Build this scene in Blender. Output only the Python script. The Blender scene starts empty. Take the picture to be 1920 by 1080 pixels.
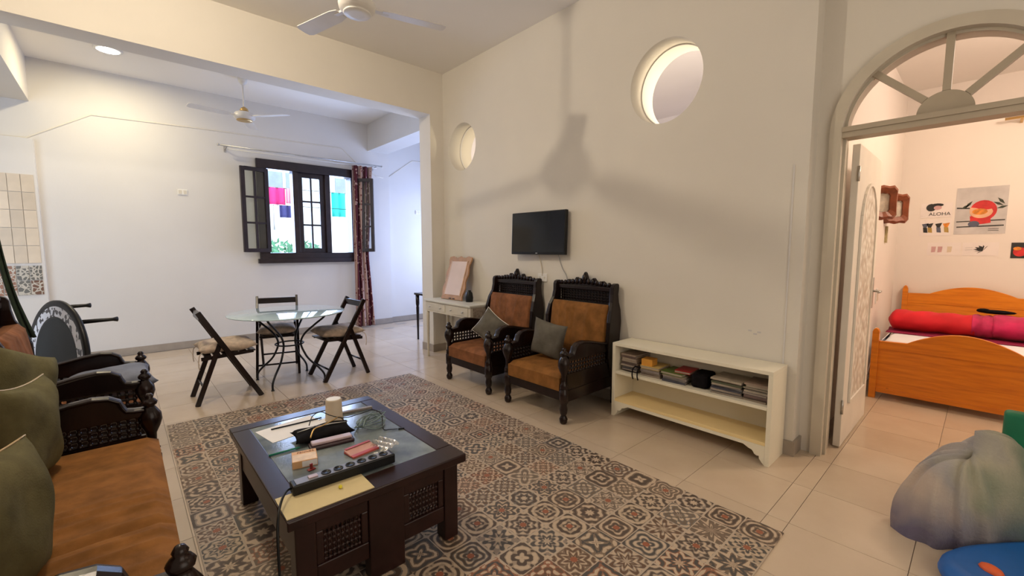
import bpy, bmesh, math, random
from mathutils import Vector, Matrix
random.seed(7)
PI = math.pi
S = bpy.context.scene
C = S.collection

# ------------------------------------------------------------------ camera
cam_d = bpy.data.cameras.new('camera'); cam = bpy.data.objects.new('camera', cam_d); C.objects.link(cam)
cam_d.sensor_width = 36.0; cam_d.lens = 36.0 * 806.05 / 1920.0
cam_d.clip_start = 0.02; cam_d.clip_end = 200
cam.location = (0, 0, 1.4)
cam.rotation_euler = (math.radians(90 - 5.175), 0, math.radians(-42.283))
S.camera = cam

# ------------------------------------------------------------------ world, lights, exposure
W = bpy.data.worlds.new('sky'); S.world = W; W.use_nodes = True
bg = W.node_tree.nodes['Background']; bg.inputs[0].default_value = (0.72, 0.84, 1.0, 1); bg.inputs[1].default_value = 2.6
S.view_settings.view_transform = 'Standard'; S.view_settings.look = 'None'
S.view_settings.exposure = 0.44; S.view_settings.gamma = 1.0
S.view_settings.use_curve_mapping = False

def area(name, loc, rot, size, power, col, size_y=None, shape='RECTANGLE', spread=PI):
    d = bpy.data.lights.new(name, 'AREA'); d.energy = power; d.color = col; d.shape = shape; d.size = size
    d.size_y = size_y if size_y else size; d.spread = spread
    o = bpy.data.objects.new(name, d); C.objects.link(o); o.location = loc; o.rotation_euler = rot
    return o
def point(name, loc, power, col, r=0.05):
    d = bpy.data.lights.new(name, 'POINT'); d.energy = power; d.color = col; d.shadow_soft_size = r
    o = bpy.data.objects.new(name, d); C.objects.link(o); o.location = loc
    return o
# daylight entering through the window of the back room
area('window_daylight', (2.33, 7.80, 1.98), (math.radians(-90), 0, 0), 1.4, 56, (0.42, 0.58, 1.0), 1.3)
# daylight from the balcony at the far end of the alcove
area('alcove_daylight', (5.12, 6.5, 1.6), (0, math.radians(90), 0), 1.8, 50, (0.48, 0.62, 1.0), 1.4)
# daylight from the balcony door behind the viewer
area('balcony_daylight', (1.3, -1.5, 1.7), (math.radians(90), 0, 0), 2.4, 21, (1.0, 0.88, 0.74), 2.2)
point('sitting_room_lamp', (0.17, 3.2, 3.625), 64, (1.0, 0.86, 0.67), 0.045)
area('back_room_lamp', (0.04, 6.68, 3.57), (0, 0, 0), 0.2, 17, (1.0, 0.84, 0.52), shape='DISK')
point('bedroom_lamp', (5.3, -0.9, 2.9), 58, (1.0, 0.80, 0.62), 0.12)
point('next_room_lamp', (4.3, 1.6, 2.25), 46, (1.0, 0.86, 0.62), 0.12)
point('next_room_added_fill', (4.15, 3.7, 2.35), 26, (1.0, 0.86, 0.58), 0.10)  # added fill to brighten the far round opening, no known lamp there

# ------------------------------------------------------------------ materials
class NT:
    def __init__(s, name):
        s.m = bpy.data.materials.new(name); s.m.use_nodes = True
        s.t = s.m.node_tree; s.b = s.t.nodes['Principled BSDF']; s.out = s.t.nodes['Material Output']
    def n(s, typ, **kw):
        nd = s.t.nodes.new(typ)
        for k, v in kw.items(): setattr(nd, k, v)
        return nd
    def l(s, a, b): s.t.links.new(a, b)
    def coord(s, kind='Object', scale=(1, 1, 1), loc=(0, 0, 0), rot=(0, 0, 0)):
        tc = s.n('ShaderNodeTexCoord'); mp = s.n('ShaderNodeMapping')
        mp.inputs['Scale'].default_value = scale; mp.inputs['Location'].default_value = loc; mp.inputs['Rotation'].default_value = rot
        s.l(tc.outputs[kind], mp.inputs[0]); return mp.outputs[0]
    def noise(s, vec, scale, detail=3, rough=0.55):
        nz = s.n('ShaderNodeTexNoise'); nz.inputs['Scale'].default_value = scale
        nz.inputs['Detail'].default_value = detail; nz.inputs['Roughness'].default_value = rough
        s.l(vec, nz.inputs['Vector']); return nz.outputs['Fac']
    def ramp(s, fac, stops, interp='LINEAR'):
        r = s.n('ShaderNodeValToRGB'); e = r.color_ramp; e.interpolation = interp
        while len(e.elements) < len(stops): e.elements.new(0.5)
        for el, (p, c) in zip(e.elements, stops): el.position = p; el.color = (*c, 1)
        s.l(fac, r.inputs[0]); return r.outputs[0]
    def math(s, op, a, b=None, c=None):
        m = s.n('ShaderNodeMath', operation=op)
        for i, v in enumerate((a, b, c)):
            if v is None: continue
            if hasattr(v, 'node'): s.l(v, m.inputs[i])
            else: m.inputs[i].default_value = v
        return m.outputs[0]
    def mix(s, fac, a, b):
        m = s.n('ShaderNodeMix', data_type='RGBA')
        for i, v in ((0, fac), (6, a), (7, b)):
            if hasattr(v, 'node'): s.l(v, m.inputs[i])
            elif i == 0: m.inputs[0].default_value = v
            else: m.inputs[i].default_value = (*v, 1)
        return m.outputs[2]
    def bump(s, h, strength, dist=0.01):
        b = s.n('ShaderNodeBump'); b.inputs['Strength'].default_value = strength; b.inputs['Distance'].default_value = dist
        s.l(h, b.inputs['Height']); s.l(b.outputs[0], s.b.inputs['Normal'])
def sh(c, k): return tuple(min(1, max(0, x * k)) for x in c)
MATS = {}
def pm(name, col, rough=0.5, var=0.12, scale=6.0, bump=0.0, bscale=None, metal=0.0, sheen=0.0, coat=0.0, stretch=(1, 1, 1), spec=0.5, rand=0.0, col2=None):
    k = NT(name); v = k.coord(scale=stretch)
    f = k.noise(v, scale)
    c = k.ramp(f, [(0.3, sh(col, 1 - var) if col2 is None else col2), (0.7, sh(col, 1 + var) if col2 is None else col)])
    if rand:
        oi = k.n('ShaderNodeObjectInfo'); hs = k.n('ShaderNodeHueSaturation')
        k.l(k.math('ADD', k.math('MULTIPLY', oi.outputs['Random'], rand), 1 - rand / 2), hs.inputs['Value']); k.l(c, hs.inputs['Color']); c = hs.outputs[0]
    k.l(c, k.b.inputs['Base Color'])
    k.b.inputs['Roughness'].default_value = rough; k.b.inputs['Metallic'].default_value = metal
    k.b.inputs['Sheen Weight'].default_value = sheen; k.b.inputs['Coat Weight'].default_value = coat
    k.b.inputs['Specular IOR Level'].default_value = spec
    if bump: k.bump(k.noise(v, bscale or scale * 6, 4), bump, 0.004)
    MATS[name] = k.m
    return k.m
def emis(name, col, strength):
    k = NT(name); k.b.inputs['Base Color'].default_value = (*col, 1)
    k.b.inputs['Emission Color'].default_value = (*col, 1); k.b.inputs['Emission Strength'].default_value = strength
    return k.m
def glassy(name, tint, alpha, rough=0.02, bump_scale=None):
    k = NT(name)
    tr = k.n('ShaderNodeBsdfTransparent'); tr.inputs[0].default_value = (*tint, 1)
    gl = k.n('ShaderNodeBsdfGlossy'); gl.inputs['Roughness'].default_value = rough
    fr = k.n('ShaderNodeFresnel'); fr.inputs[0].default_value = 1.45
    mx = k.n('ShaderNodeMixShader')
    k.l(k.math('ADD', k.math('MULTIPLY', fr.outputs[0], 0.9), alpha), mx.inputs[0]); k.l(tr.outputs[0], mx.inputs[1]); k.l(gl.outputs[0], mx.inputs[2])
    if bump_scale:
        w = k.n('ShaderNodeTexWave'); w.inputs['Scale'].default_value = bump_scale; k.l(k.coord(rot=(0, 0, 0.6)), w.inputs[0])
        b = k.n('ShaderNodeBump'); b.inputs['Strength'].default_value = 0.5; k.l(w.outputs['Fac'], b.inputs['Height']); k.l(b.outputs[0], gl.inputs['Normal'])
    k.l(mx.outputs[0], k.out.inputs[0]); return k.m

WALL = (0.73, 0.685, 0.61)
M_wall = pm('wall_paint', WALL, 0.75, 0.03, 1.2, 0.15, 40)
M_wallw = pm('white_wall_paint', (0.71, 0.685, 0.66), 0.75, 0.03, 1.2, 0.12, 40)
M_lilac = pm('lilac_white_paint', (0.76, 0.74, 0.84), 0.75, 0.03, 1.0)
M_ceil = pm('ceiling_paint', (0.88, 0.84, 0.78), 0.8, 0.02, 1.0)
M_bed_wall = pm('bedroom_paint', (0.84, 0.77, 0.71), 0.75, 0.03, 1.0)
M_base = pm('skirting_tile', (0.36, 0.31, 0.26), 0.4, 0.1, 8)
M_trim_backlit = pm('backlit_trim_paint', (0.45, 0.38, 0.285), 0.45, 0.06, 3)  # fanlight bars: their backlit shade is put into a darker frame colour
M_doorp = pm('white_door_paint', (0.82, 0.77, 0.69), 0.4, 0.05, 4)
M_grout = pm('floor_grout', (0.36, 0.30, 0.25), 0.8, 0.1, 20)
M_dark = pm('dark_walnut', (0.012, 0.005, 0.004), 0.27, 0.4, 9, 0.1, 60, spec=0.35, stretch=(1, 1, 0.3))
M_table = pm('dark_mahogany', (0.022, 0.0075, 0.006), 0.28, 0.35, 7, 0.05, 50, spec=0.35, stretch=(1, 0.2, 1))
M_winw = pm('window_wood', (0.020, 0.011, 0.014), 0.35, 0.4, 9)
M_brown = pm('brown_velour', (0.225, 0.098, 0.027), 0.85, 0.28, 10, 0.5, 45, sheen=0.0, spec=0.12)
M_brown2 = pm('rust_velour', (0.220, 0.090, 0.038), 0.85, 0.28, 12, 0.5, 45, sheen=0.0, spec=0.12)
M_greyc = pm('grey_cushion_cloth', (0.135, 0.125, 0.105), 0.9, 0.15, 14, 0.5, 160, spec=0.12)
M_greyg = pm('olive_grey_cloth', (0.125, 0.110, 0.052), 0.9, 0.25, 10, 0.5, 160, spec=0.1)
M_blue = pm('daylit_grey_cloth', (0.16, 0.18, 0.24), 0.85, 0.2, 8, 0.3, 80)  # grey cloth with the window's bluish daylight mixed into its colour
M_seatpad = pm('tie_on_pad_cloth', (0.60, 0.49, 0.40), 0.9, 0.28, 16, 0.5, 90, spec=0.1)
M_cream = pm('cream_laminate', (0.83, 0.77, 0.62), 0.4, 0.03, 3)
M_cream_warmlit = pm('warm_lit_shelf_cream', (0.86, 0.67, 0.34), 0.4, 0.04, 3)  # cream board yellowed, warm light on the lower shelf painted in
M_desk = pm('grey_cream_paint', (0.66, 0.61, 0.51), 0.45, 0.06, 5)
M_iron = pm('black_iron', (0.012, 0.012, 0.014), 0.4, 0.2, 20, metal=0.3)
M_black = pm('black_plastic', (0.007, 0.007, 0.008), 0.38, 0.2, 10, spec=0.28)
M_blackm = pm('matt_black_cloth', (0.007, 0.006, 0.007), 0.9, 0.3, 30, 0.4, 100, spec=0.1)
M_screen = pm('tv_screen', (0.004, 0.004, 0.005), 0.08, 0.1, 3)
M_white = pm('white_plastic', (0.82, 0.80, 0.76), 0.4, 0.03, 4)
M_paper = pm('white_paper', (0.86, 0.85, 0.86), 0.7, 0.03, 8)
M_steel = pm('brushed_steel', (0.55, 0.54, 0.52), 0.35, 0.1, 20, metal=0.9)
M_fan = pm('fan_enamel', (0.74, 0.71, 0.67), 0.3, 0.05, 5)
M_gold = pm('brass_trim', (0.55, 0.36, 0.14), 0.35, 0.1, 10, metal=0.8)
M_pine = None
M_sheet = pm('white_bed_sheet', (0.80, 0.79, 0.84), 0.85, 0.04, 5, 0.2, 20)
M_red = pm('red_fleece', (0.60, 0.004, 0.014), 0.8, 0.15, 5, 0.3, 40, sheen=0.03)
M_mag = pm('magenta_fleece', (0.48, 0.008, 0.085), 0.8, 0.3, 6, 0.3, 40, sheen=0.1)
M_green = pm('dark_green_cloth', (0.018, 0.032, 0.016), 0.9, 0.3, 12, 0.3, 60)
M_glass = glassy('clear_glass', (0.94, 0.97, 0.97), 0.02)
M_rib = glassy('ribbed_glass', (0.93, 0.92, 0.93), 0.05, 0.15, 60)
M_cup = pm('beige_ceramic', (0.60, 0.50, 0.38), 0.45, 0.05, 6)
M_card = pm('pale_cardboard', (0.70, 0.58, 0.32), 0.7, 0.06, 5)
M_boxo = pm('orange_carton', (0.72, 0.42, 0.20), 0.6, 0.08, 8)
M_redw = pm('red_leather', (0.42, 0.05, 0.04), 0.45, 0.15, 8)
M_pinkw = pm('pink_leather', (0.62, 0.33, 0.28), 0.4, 0.1, 8)
M_mauve = pm('mauve_plastic', (0.55, 0.42, 0.45), 0.35, 0.1, 8)
M_greenp = pm('green_plastic', (0.01, 0.22, 0.14), 0.3, 0.1, 8)
M_wire = pm('teal_wire', (0.20, 0.27, 0.27), 0.5, 0.3, 20)
M_yel = pm('yellow_plastic', (0.75, 0.68, 0.03), 0.4, 0.05, 5)
M_clear = glassy('clear_plastic', (0.9, 0.85, 0.8), 0.25, 0.2)
M_bluep = pm('blue_plastic', (0.008, 0.115, 0.42), 0.4, 0.12, 4)
M_orange = pm('orange_plastic', (0.75, 0.12, 0.03), 0.5, 0.1, 6)
M_greenb = pm('green_foam', (0.004, 0.16, 0.075), 0.6, 0.15, 5)
M_frame = pm('carved_red_wood', (0.22, 0.055, 0.018), 0.4, 0.3, 14, 0.4, 60)
M_print = pm('print_black', (0.03, 0.03, 0.03), 0.7, 0.2, 10)
M_pgrey = pm('print_grey_paper', (0.58, 0.55, 0.54), 0.7, 0.12, 6)

def make_floor_mat():
    k = NT('beige_floor_tile'); v = k.coord('Object')
    oi = k.n('ShaderNodeObjectInfo')
    add = k.n('ShaderNodeVectorMath', operation='ADD'); k.l(v, add.inputs[0])
    cmb = k.n('ShaderNodeCombineXYZ'); k.l(k.math('MULTIPLY', oi.outputs['Random'], 50.0), cmb.inputs[0]); k.l(cmb.outputs[0], add.inputs[1])
    f = k.noise(add.outputs[0], 3.0, 5); f2 = k.noise(add.outputs[0], 22.0, 4)
    c = k.ramp(f, [(0.3, (0.575, 0.455, 0.335)), (0.7, (0.635, 0.515, 0.39))])
    c = k.mix(k.math('MULTIPLY', f2, 0.12), c, (0.45, 0.37, 0.30))
    hs = k.n('ShaderNodeHueSaturation'); k.l(k.math('ADD', k.math('MULTIPLY', oi.outputs['Random'], 0.08), 0.96), hs.inputs['Value']); k.l(c, hs.inputs['Color'])
    k.l(hs.outputs[0], k.b.inputs['Base Color'])
    k.l(k.math('ADD', k.math('MULTIPLY', f2, 0.04), 0.17), k.b.inputs['Roughness'])
    return k.m
M_floor = make_floor_mat()

def make_rug_mat():
    k = NT('patchwork_tile_print'); v = k.coord('Object')
    sp = k.n('ShaderNodeSeparateXYZ'); k.l(v, sp.inputs[0])
    T = 0.1655
    def loc(o):
        q = k.math('DIVIDE', o, T); fl = k.math('FLOOR', q)
        return fl, k.math('MULTIPLY', k.math('SUBTRACT', k.math('SUBTRACT', q, fl), 0.5), 2.0)
    ix, u = loc(sp.outputs[0]); iy, w = loc(sp.outputs[1])
    def hsh(sx, sy):
        cb = k.n('ShaderNodeCombineXYZ'); k.l(k.math('ADD', ix, sx), cb.inputs[0]); k.l(k.math('ADD', iy, sy), cb.inputs[1])
        wn = k.n('ShaderNodeTexWhiteNoise', noise_dimensions='2D'); k.l(cb.outputs[0], wn.inputs[0]); return wn.outputs[0]
    h1, h2, h3, h4 = hsh(0.3, 0.7), hsh(31.3, 5.2), hsh(7.7, 77.1), hsh(57.0, 23.0)
    r = k.math('SQRT', k.math('ADD', k.math('MULTIPLY', u, u), k.math('MULTIPLY', w, w)))
    a = k.math('ARCTAN2', w, u)
    au, aw = k.math('ABSOLUTE', u), k.math('ABSOLUTE', w)
    mx = k.math('MAXIMUM', au, aw); dm = k.math('ADD', au, aw)
    K = k.math('ADD', 4.0, k.math('MULTIPLY', k.math('GREATER_THAN', h3, 0.45), 4.0))
    F = k.math('ADD', 8.0, k.math('MULTIPLY', h1, 11.0))
    P = k.math('ADD', 0.8, k.math('MULTIPLY', h2, 2.6))
    ring = k.math('SINE', k.math('ADD', k.math('MULTIPLY', r, F), k.math('MULTIPLY', P, k.math('COSINE', k.math('MULTIPLY', a, K)))))
    G = k.math('ADD', 5.0, k.math('MULTIPLY', h4, 9.0))
    lat = k.math('MULTIPLY', k.math('COSINE', k.math('MULTIPLY', u, G)), k.math('COSINE', k.math('MULTIPLY', w, G)))
    dia = k.math('SINE', k.math('MULTIPLY', dm, k.math('ADD', 6.0, k.math('MULTIPLY', h2, 8.0))))
    val = k.math('ADD', ring, k.math('ADD', k.math('MULTIPLY', lat, k.math('MULTIPLY', h3, 1.2)), k.math('MULTIPLY', dia, k.math('MULTIPLY', h4, 0.8))))
    fine = k.noise(v, 90, 2)
    val = k.math('ADD', val, k.math('MULTIPLY', k.math('SUBTRACT', fine, 0.5), 1.2))
    cream = (0.54, 0.42, 0.30)
    mid = k.ramp(h4, [(0.0, (0.17, 0.115, 0.08)), (0.22, (0.26, 0.21, 0.17)), (0.42, (0.15, 0.14, 0.13)), (0.58, (0.27, 0.105, 0.055)), (0.68, (0.20, 0.14, 0.095)), (0.86, (0.36, 0.28, 0.20))], 'CONSTANT')
    drk = k.ramp(h2, [(0.0, (0.055, 0.035, 0.025)), (0.35, (0.045, 0.045, 0.045)), (0.55, (0.11, 0.055, 0.028)), (0.80, (0.14, 0.10, 0.07))], 'CONSTANT')
    c = k.mix(k.math('GREATER_THAN', val, 0.55), mid, cream)
    c = k.mix(k.math('LESS_THAN', val, -0.35), c, drk)
    # eye in the middle of some tiles, thin joint line between them
    c = k.mix(k.math('MULTIPLY', k.math('LESS_THAN', r, 0.2), k.math('GREATER_THAN', h1, 0.6)), c, (0.30, 0.08, 0.03))
    c = k.mix(k.math('MULTIPLY', k.math('GREATER_THAN', mx, 0.94), k.math('GREATER_THAN', h3, 0.35)), c, (0.48, 0.39, 0.30))
    c = k.mix(k.math('MULTIPLY', k.noise(v, 1.4, 3), 0.25), c, (0.30, 0.24, 0.19))
    k.l(c, k.b.inputs['Base Color']); k.b.inputs['Roughness'].default_value = 0.6
    k.bump(k.noise(v, 260, 2), 0.2, 0.002)
    return k.m
M_rug = make_rug_mat()

def make_pine():
    k = NT('varnished_pine'); v = k.coord('Object', scale=(2.0, 1.2, 14.0))
    f = k.noise(v, 2.2, 5, 0.6); kn = k.noise(k.coord('Object', scale=(1, 3, 5)), 2.6, 2)
    c = k.ramp(f, [(0.3, (0.60, 0.16, 0.010)), (0.55, (0.78, 0.245, 0.014)), (0.75, (0.84, 0.30, 0.025))])
    c = k.mix(k.ramp(kn, [(0.72, (0, 0, 0)), (0.8, (1, 1, 1))]), c, (0.22, 0.06, 0.01))
    k.l(c, k.b.inputs['Base Color']); k.b.inputs['Roughness'].default_value = 0.3; return k.m
M_pine = make_pine()

def make_curtain():
    k = NT('maroon_floral_curtain'); v = k.coord('Object')
    vo = k.n('ShaderNodeTexVoronoi'); vo.inputs['Scale'].default_value = 16; k.l(v, vo.inputs[0])
    sp = k.n('ShaderNodeSeparateXYZ'); k.l(v, sp.inputs[0])
    band = k.math('GREATER_THAN', k.math('SINE', k.math('ADD', k.math('MULTIPLY', sp.outputs[0], 36.0), 2.2)), -0.1)
    a = k.mix(k.math('LESS_THAN', vo.outputs[0], 0.30), (0.09, 0.012, 0.022), (0.42, 0.27, 0.24))
    b = k.mix(k.math('LESS_THAN', vo.outputs[0], 0.26), (0.50, 0.34, 0.29), (0.22, 0.06, 0.06))
    k.l(k.mix(band, a, b), k.b.inputs['Base Color']); k.b.inputs['Roughness'].default_value = 0.85; return k.m
M_curt = make_curtain()

def make_pattern_tile():
    k = NT('patterned_wall_tile'); v = k.coord('Object'); oi = k.n('ShaderNodeObjectInfo')
    add = k.n('ShaderNodeVectorMath', operation='ADD'); k.l(v, add.inputs[0])
    cmb = k.n('ShaderNodeCombineXYZ'); k.l(k.math('MULTIPLY', oi.outputs['Random'], 9.0), cmb.inputs[0]); k.l(cmb.outputs[0], add.inputs[1])
    vo = k.n('ShaderNodeTexVoronoi', feature='DISTANCE_TO_EDGE'); vo.inputs['Scale'].default_value = 22; k.l(add.outputs[0], vo.inputs[0])
    base = k.ramp(oi.outputs['Random'], [(0, (0.16, 0.07, 0.035)), (0.3, (0.06, 0.07, 0.05)), (0.5, (0.28, 0.12, 0.06)), (0.75, (0.13, 0.12, 0.10))], 'CONSTANT')
    k.l(k.mix(k.math('LESS_THAN', vo.outputs[0], 0.09), base, (0.55, 0.50, 0.42)), k.b.inputs['Base Color']); k.b.inputs['Roughness'].default_value = 0.3
    return k.m
M_ptile = make_pattern_tile()
M_wtile = pm('beige_wall_tile', (0.66, 0.55, 0.42), 0.3, 0.08, 5, rand=0.2)

def make_inlay():
    k = NT('pearl_inlay'); v = k.coord('Object')
    vo = k.n('ShaderNodeTexVoronoi'); vo.inputs['Scale'].default_value = 30; k.l(v, vo.inputs[0])
    k.l(k.ramp(vo.outputs['Color'], [(0.3, (0.75, 0.76, 0.82)), (0.62, (0.60, 0.62, 0.70)), (0.64, (0.03, 0.03, 0.04))], 'CONSTANT'), k.b.inputs['Base Color'])
    k.b.inputs['Roughness'].default_value = 0.25; return k.m
M_inlay = make_inlay()

def make_carved():
    k = NT('carved_white_panel'); v = k.coord('Object')
    vo = k.n('ShaderNodeTexVoronoi', feature='SMOOTH_F1'); vo.inputs['Scale'].default_value = 20; k.l(v, vo.inputs[0])
    k.l(k.ramp(vo.outputs[0], [(0.1, (0.88, 0.85, 0.78)), (0.6, (0.60, 0.53, 0.45))]), k.b.inputs['Base Color'])
    k.bump(vo.outputs[0], 0.9, 0.02); k.b.inputs['Roughness'].default_value = 0.5; return k.m
M_carved = make_carved()

def make_heap():
    k = NT('mottled_fleece'); v = k.coord('Object'); sp = k.n('ShaderNodeSeparateXYZ'); k.l(v, sp.inputs[0])
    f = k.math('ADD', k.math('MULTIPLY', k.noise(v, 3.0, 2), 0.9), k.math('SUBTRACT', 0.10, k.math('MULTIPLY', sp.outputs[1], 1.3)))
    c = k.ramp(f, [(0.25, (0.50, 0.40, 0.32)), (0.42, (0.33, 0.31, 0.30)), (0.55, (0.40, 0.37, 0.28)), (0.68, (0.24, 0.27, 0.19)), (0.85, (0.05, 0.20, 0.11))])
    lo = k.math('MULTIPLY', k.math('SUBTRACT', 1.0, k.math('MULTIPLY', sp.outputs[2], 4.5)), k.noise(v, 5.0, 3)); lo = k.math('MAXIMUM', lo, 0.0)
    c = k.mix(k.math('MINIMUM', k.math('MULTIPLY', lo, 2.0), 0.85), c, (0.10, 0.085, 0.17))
    k.l(c, k.b.inputs['Base Color']); k.b.inputs['Roughness'].default_value = 0.95; k.b.inputs['Sheen Weight'].default_value = 0.2
    k.bump(k.noise(v, 60, 3), 0.4, 0.01); return k.m
M_heap = make_heap()

# ------------------------------------------------------------------ mesh helpers
class MB:
    def __init__(s): s.v = []; s.f = []; s.sm = []; s.X = Matrix.Identity(4)
    def add(s, vs, fs, smooth=False):
        b = len(s.v); s.v += [tuple(s.X @ Vector(p)) for p in vs]
        s.f += [tuple(b + i for i in f) for f in fs]; s.sm += [smooth] * len(fs); return s
    def box(s, a, b):
        x0, x1 = sorted((a[0], b[0])); y0, y1 = sorted((a[1], b[1])); z0, z1 = sorted((a[2], b[2]))
        return s.add([(x0, y0, z0), (x1, y0, z0), (x1, y1, z0), (x0, y1, z0), (x0, y0, z1), (x1, y0, z1), (x1, y1, z1), (x0, y1, z1)],
                     [(3, 2, 1, 0), (4, 5, 6, 7), (0, 1, 5, 4), (1, 2, 6, 5), (2, 3, 7, 6), (3, 0, 4, 7)])
    def loft(s, rings, cap=True, smooth=True, closed=True):
        n = len(rings[0]); vs = [p for r in rings for p in r]; fs = []
        for i in range(len(rings) - 1):
            for j in range(n if closed else n - 1):
                k = (j + 1) % n; fs.append((i * n + j, i * n + k, (i + 1) * n + k, (i + 1) * n + j))
        s.add(vs, fs, smooth)
        if cap:
            s.add(rings[0], [tuple(range(n))[::-1]]); s.add(rings[-1], [tuple(range(n))])
        return s
    def lathe(s, prof, c=(0, 0, 0), n=16, axis='z', cap=True):
        rings = []
        for r, z in prof:
            ring = []
            for i in range(n):
                a = 2 * PI * i / n; p = (r * math.cos(a), r * math.sin(a), z)
                if axis == 'x': p = (z, p[0], p[1])
                if axis == 'y': p = (p[1], z, p[0])
                ring.append((c[0] + p[0], c[1] + p[1], c[2] + p[2]))
            rings.append(ring)
        return s.loft(rings, cap)
    def tube(s, pts, r, n=8, cap=True):
        pts = [Vector(p) for p in pts]; rings = []; up = None
        for i, p in enumerate(pts):
            t = (pts[min(i + 1, len(pts) - 1)] - pts[max(i - 1, 0)]).normalized()
            if up is None: up = t.orthogonal().normalized()
            up = (up - t * up.dot(t)); up = up.normalized() if up.length > 1e-6 else t.orthogonal().normalized()
            b = t.cross(up); rr = r[i] if isinstance(r, (list, tuple)) else r
            rings.append([tuple(p + (up * math.cos(2 * PI * j / n) + b * math.sin(2 * PI * j / n)) * rr) for j in range(n)])
        return s.loft(rings, cap)
    def bar(s, a, b, w, h, up=(0, 0, 1)):
        a, b = Vector(a), Vector(b); t = (b - a).normalized(); u = Vector(up); sd = t.cross(u)
        if sd.length < 1e-5: sd = t.orthogonal()
        sd.normalize(); u = sd.cross(t).normalized()
        R = []
        for p in (a, b):
            R.append([tuple(p + sd * sx * w / 2 + u * sy * h / 2) for sx, sy in ((-1, -1), (1, -1), (1, 1), (-1, 1))])
        return s.loft(R, True, False)
    def prism(s, poly, plane, d0, d1):
        def P(q, d): return {'xy': (q[0], q[1], d), 'xz': (q[0], d, q[1]), 'yz': (d, q[0], q[1])}[plane]
        n = len(poly); vs = [P(q, d0) for q in poly] + [P(q, d1) for q in poly]
        fs = [tuple(range(n))[::-1], tuple(range(n, 2 * n))] + [(i, (i + 1) % n, n + (i + 1) % n, n + i) for i in range(n)]
        return s.add(vs, fs)
    def ball(s, c, r, n=8, m=5):
        rx, ry, rz = (r, r, r) if not isinstance(r, (tuple, list)) else r
        return s.loft([[(c[0] + rx * math.sin(PI * i / m) * math.cos(2 * PI * j / n), c[1] + ry * math.sin(PI * i / m) * math.sin(2 * PI * j / n), c[2] - rz * math.cos(PI * i / m)) for j in range(n)] for i in range(m + 1)], False)
    def grid(s, fn, nu, nv, smooth=True, flip=False):
        vs = [fn(i / nu, j / nv) for i in range(nu + 1) for j in range(nv + 1)]; fs = []
        for i in range(nu):
            for j in range(nv):
                q = (i * (nv + 1) + j, (i + 1) * (nv + 1) + j, (i + 1) * (nv + 1) + j + 1, i * (nv + 1) + j + 1)
                fs.append(q[::-1] if flip else q)
        return s.add(vs, fs, smooth)
    def build(s, name, mat, parent=None, bevel=0.0, seg=2, loc=None, rot=None, weld=True):
        me = bpy.data.meshes.new(name); me.from_pydata(s.v, [], s.f); me.update()
        bm = bmesh.new(); bm.from_mesh(me)
        for f, q in zip(bm.faces, s.sm): f.smooth = q
        if weld: bmesh.ops.remove_doubles(bm, verts=bm.verts, dist=1e-5)
        bmesh.ops.recalc_face_normals(bm, faces=bm.faces); bm.to_mesh(me); bm.free()
        me.materials.append(mat)
        o = bpy.data.objects.new(name, me); C.objects.link(o)
        if parent: o.parent = parent
        if loc: o.location = loc
        if rot: o.rotation_euler = rot
        if bevel:
            b = o.modifiers.new('soft_edge', 'BEVEL'); b.width = bevel; b.segments = seg; b.limit_method = 'ANGLE'; b.angle_limit = 0.6
            if seg > 2:
                for p in me.polygons: p.use_smooth = True
        return o
def thing(name, label, cat, loc=(0, 0, 0), rotz=0.0, group=None):
    o = bpy.data.objects.new(name, None); C.objects.link(o); o.empty_display_size = 0.1
    o.location = loc; o.rotation_euler = (0, 0, rotz); return tag(o, label, cat, group)
def tag(o, label, cat, group=None, kind=None):
    o['label'] = label; o['category'] = cat
    if group: o['group'] = group
    if kind: o['kind'] = kind
    return o
def struct(o, label, cat): return tag(o, label, cat, kind='structure')
def lbl(o, t): o['label'] = t; return o
def ins(name, mesh, parent, loc, rot=(0, 0, 0), scale=(1, 1, 1)):
    o = bpy.data.objects.new(name, mesh); C.objects.link(o); o.parent = parent
    o.location = loc; o.rotation_euler = rot; o.scale = scale; return o
def text_mesh(txt, size, depth=0.0005):
    cu = bpy.data.curves.new('lettering', 'FONT'); cu.body = txt; cu.size = size; cu.align_x = 'CENTER'; cu.align_y = 'CENTER'; cu.extrude = depth
    o = bpy.data.objects.new('lettering', cu); C.objects.link(o)
    bpy.context.view_layer.update()
    me = bpy.data.meshes.new_from_object(o.evaluated_get(bpy.context.evaluated_depsgraph_get()))
    bpy.data.objects.remove(o); bpy.data.curves.remove(cu); return me
def cushion_fn(w, h, t, nz=0.0, seed=0):
    def f(sgn):
        def g(a, b):
            x, y = a * 2 - 1, b * 2 - 1
            k = max(0, (1 - abs(x) ** 2.6) * (1 - abs(y) ** 2.6)) ** 0.42
            pin = 1 - 0.10 * (1 - abs(x) ** 2) * abs(y) ** 4; pin2 = 1 - 0.10 * (1 - abs(y) ** 2) * abs(x) ** 4
            d = nz * math.sin(5 * x + seed) * math.cos(4 * y + seed * 2) * k
            return (x * w / 2 * pin2, y * h / 2 * pin, sgn * t / 2 * k + d)
        return g
    return f
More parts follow.
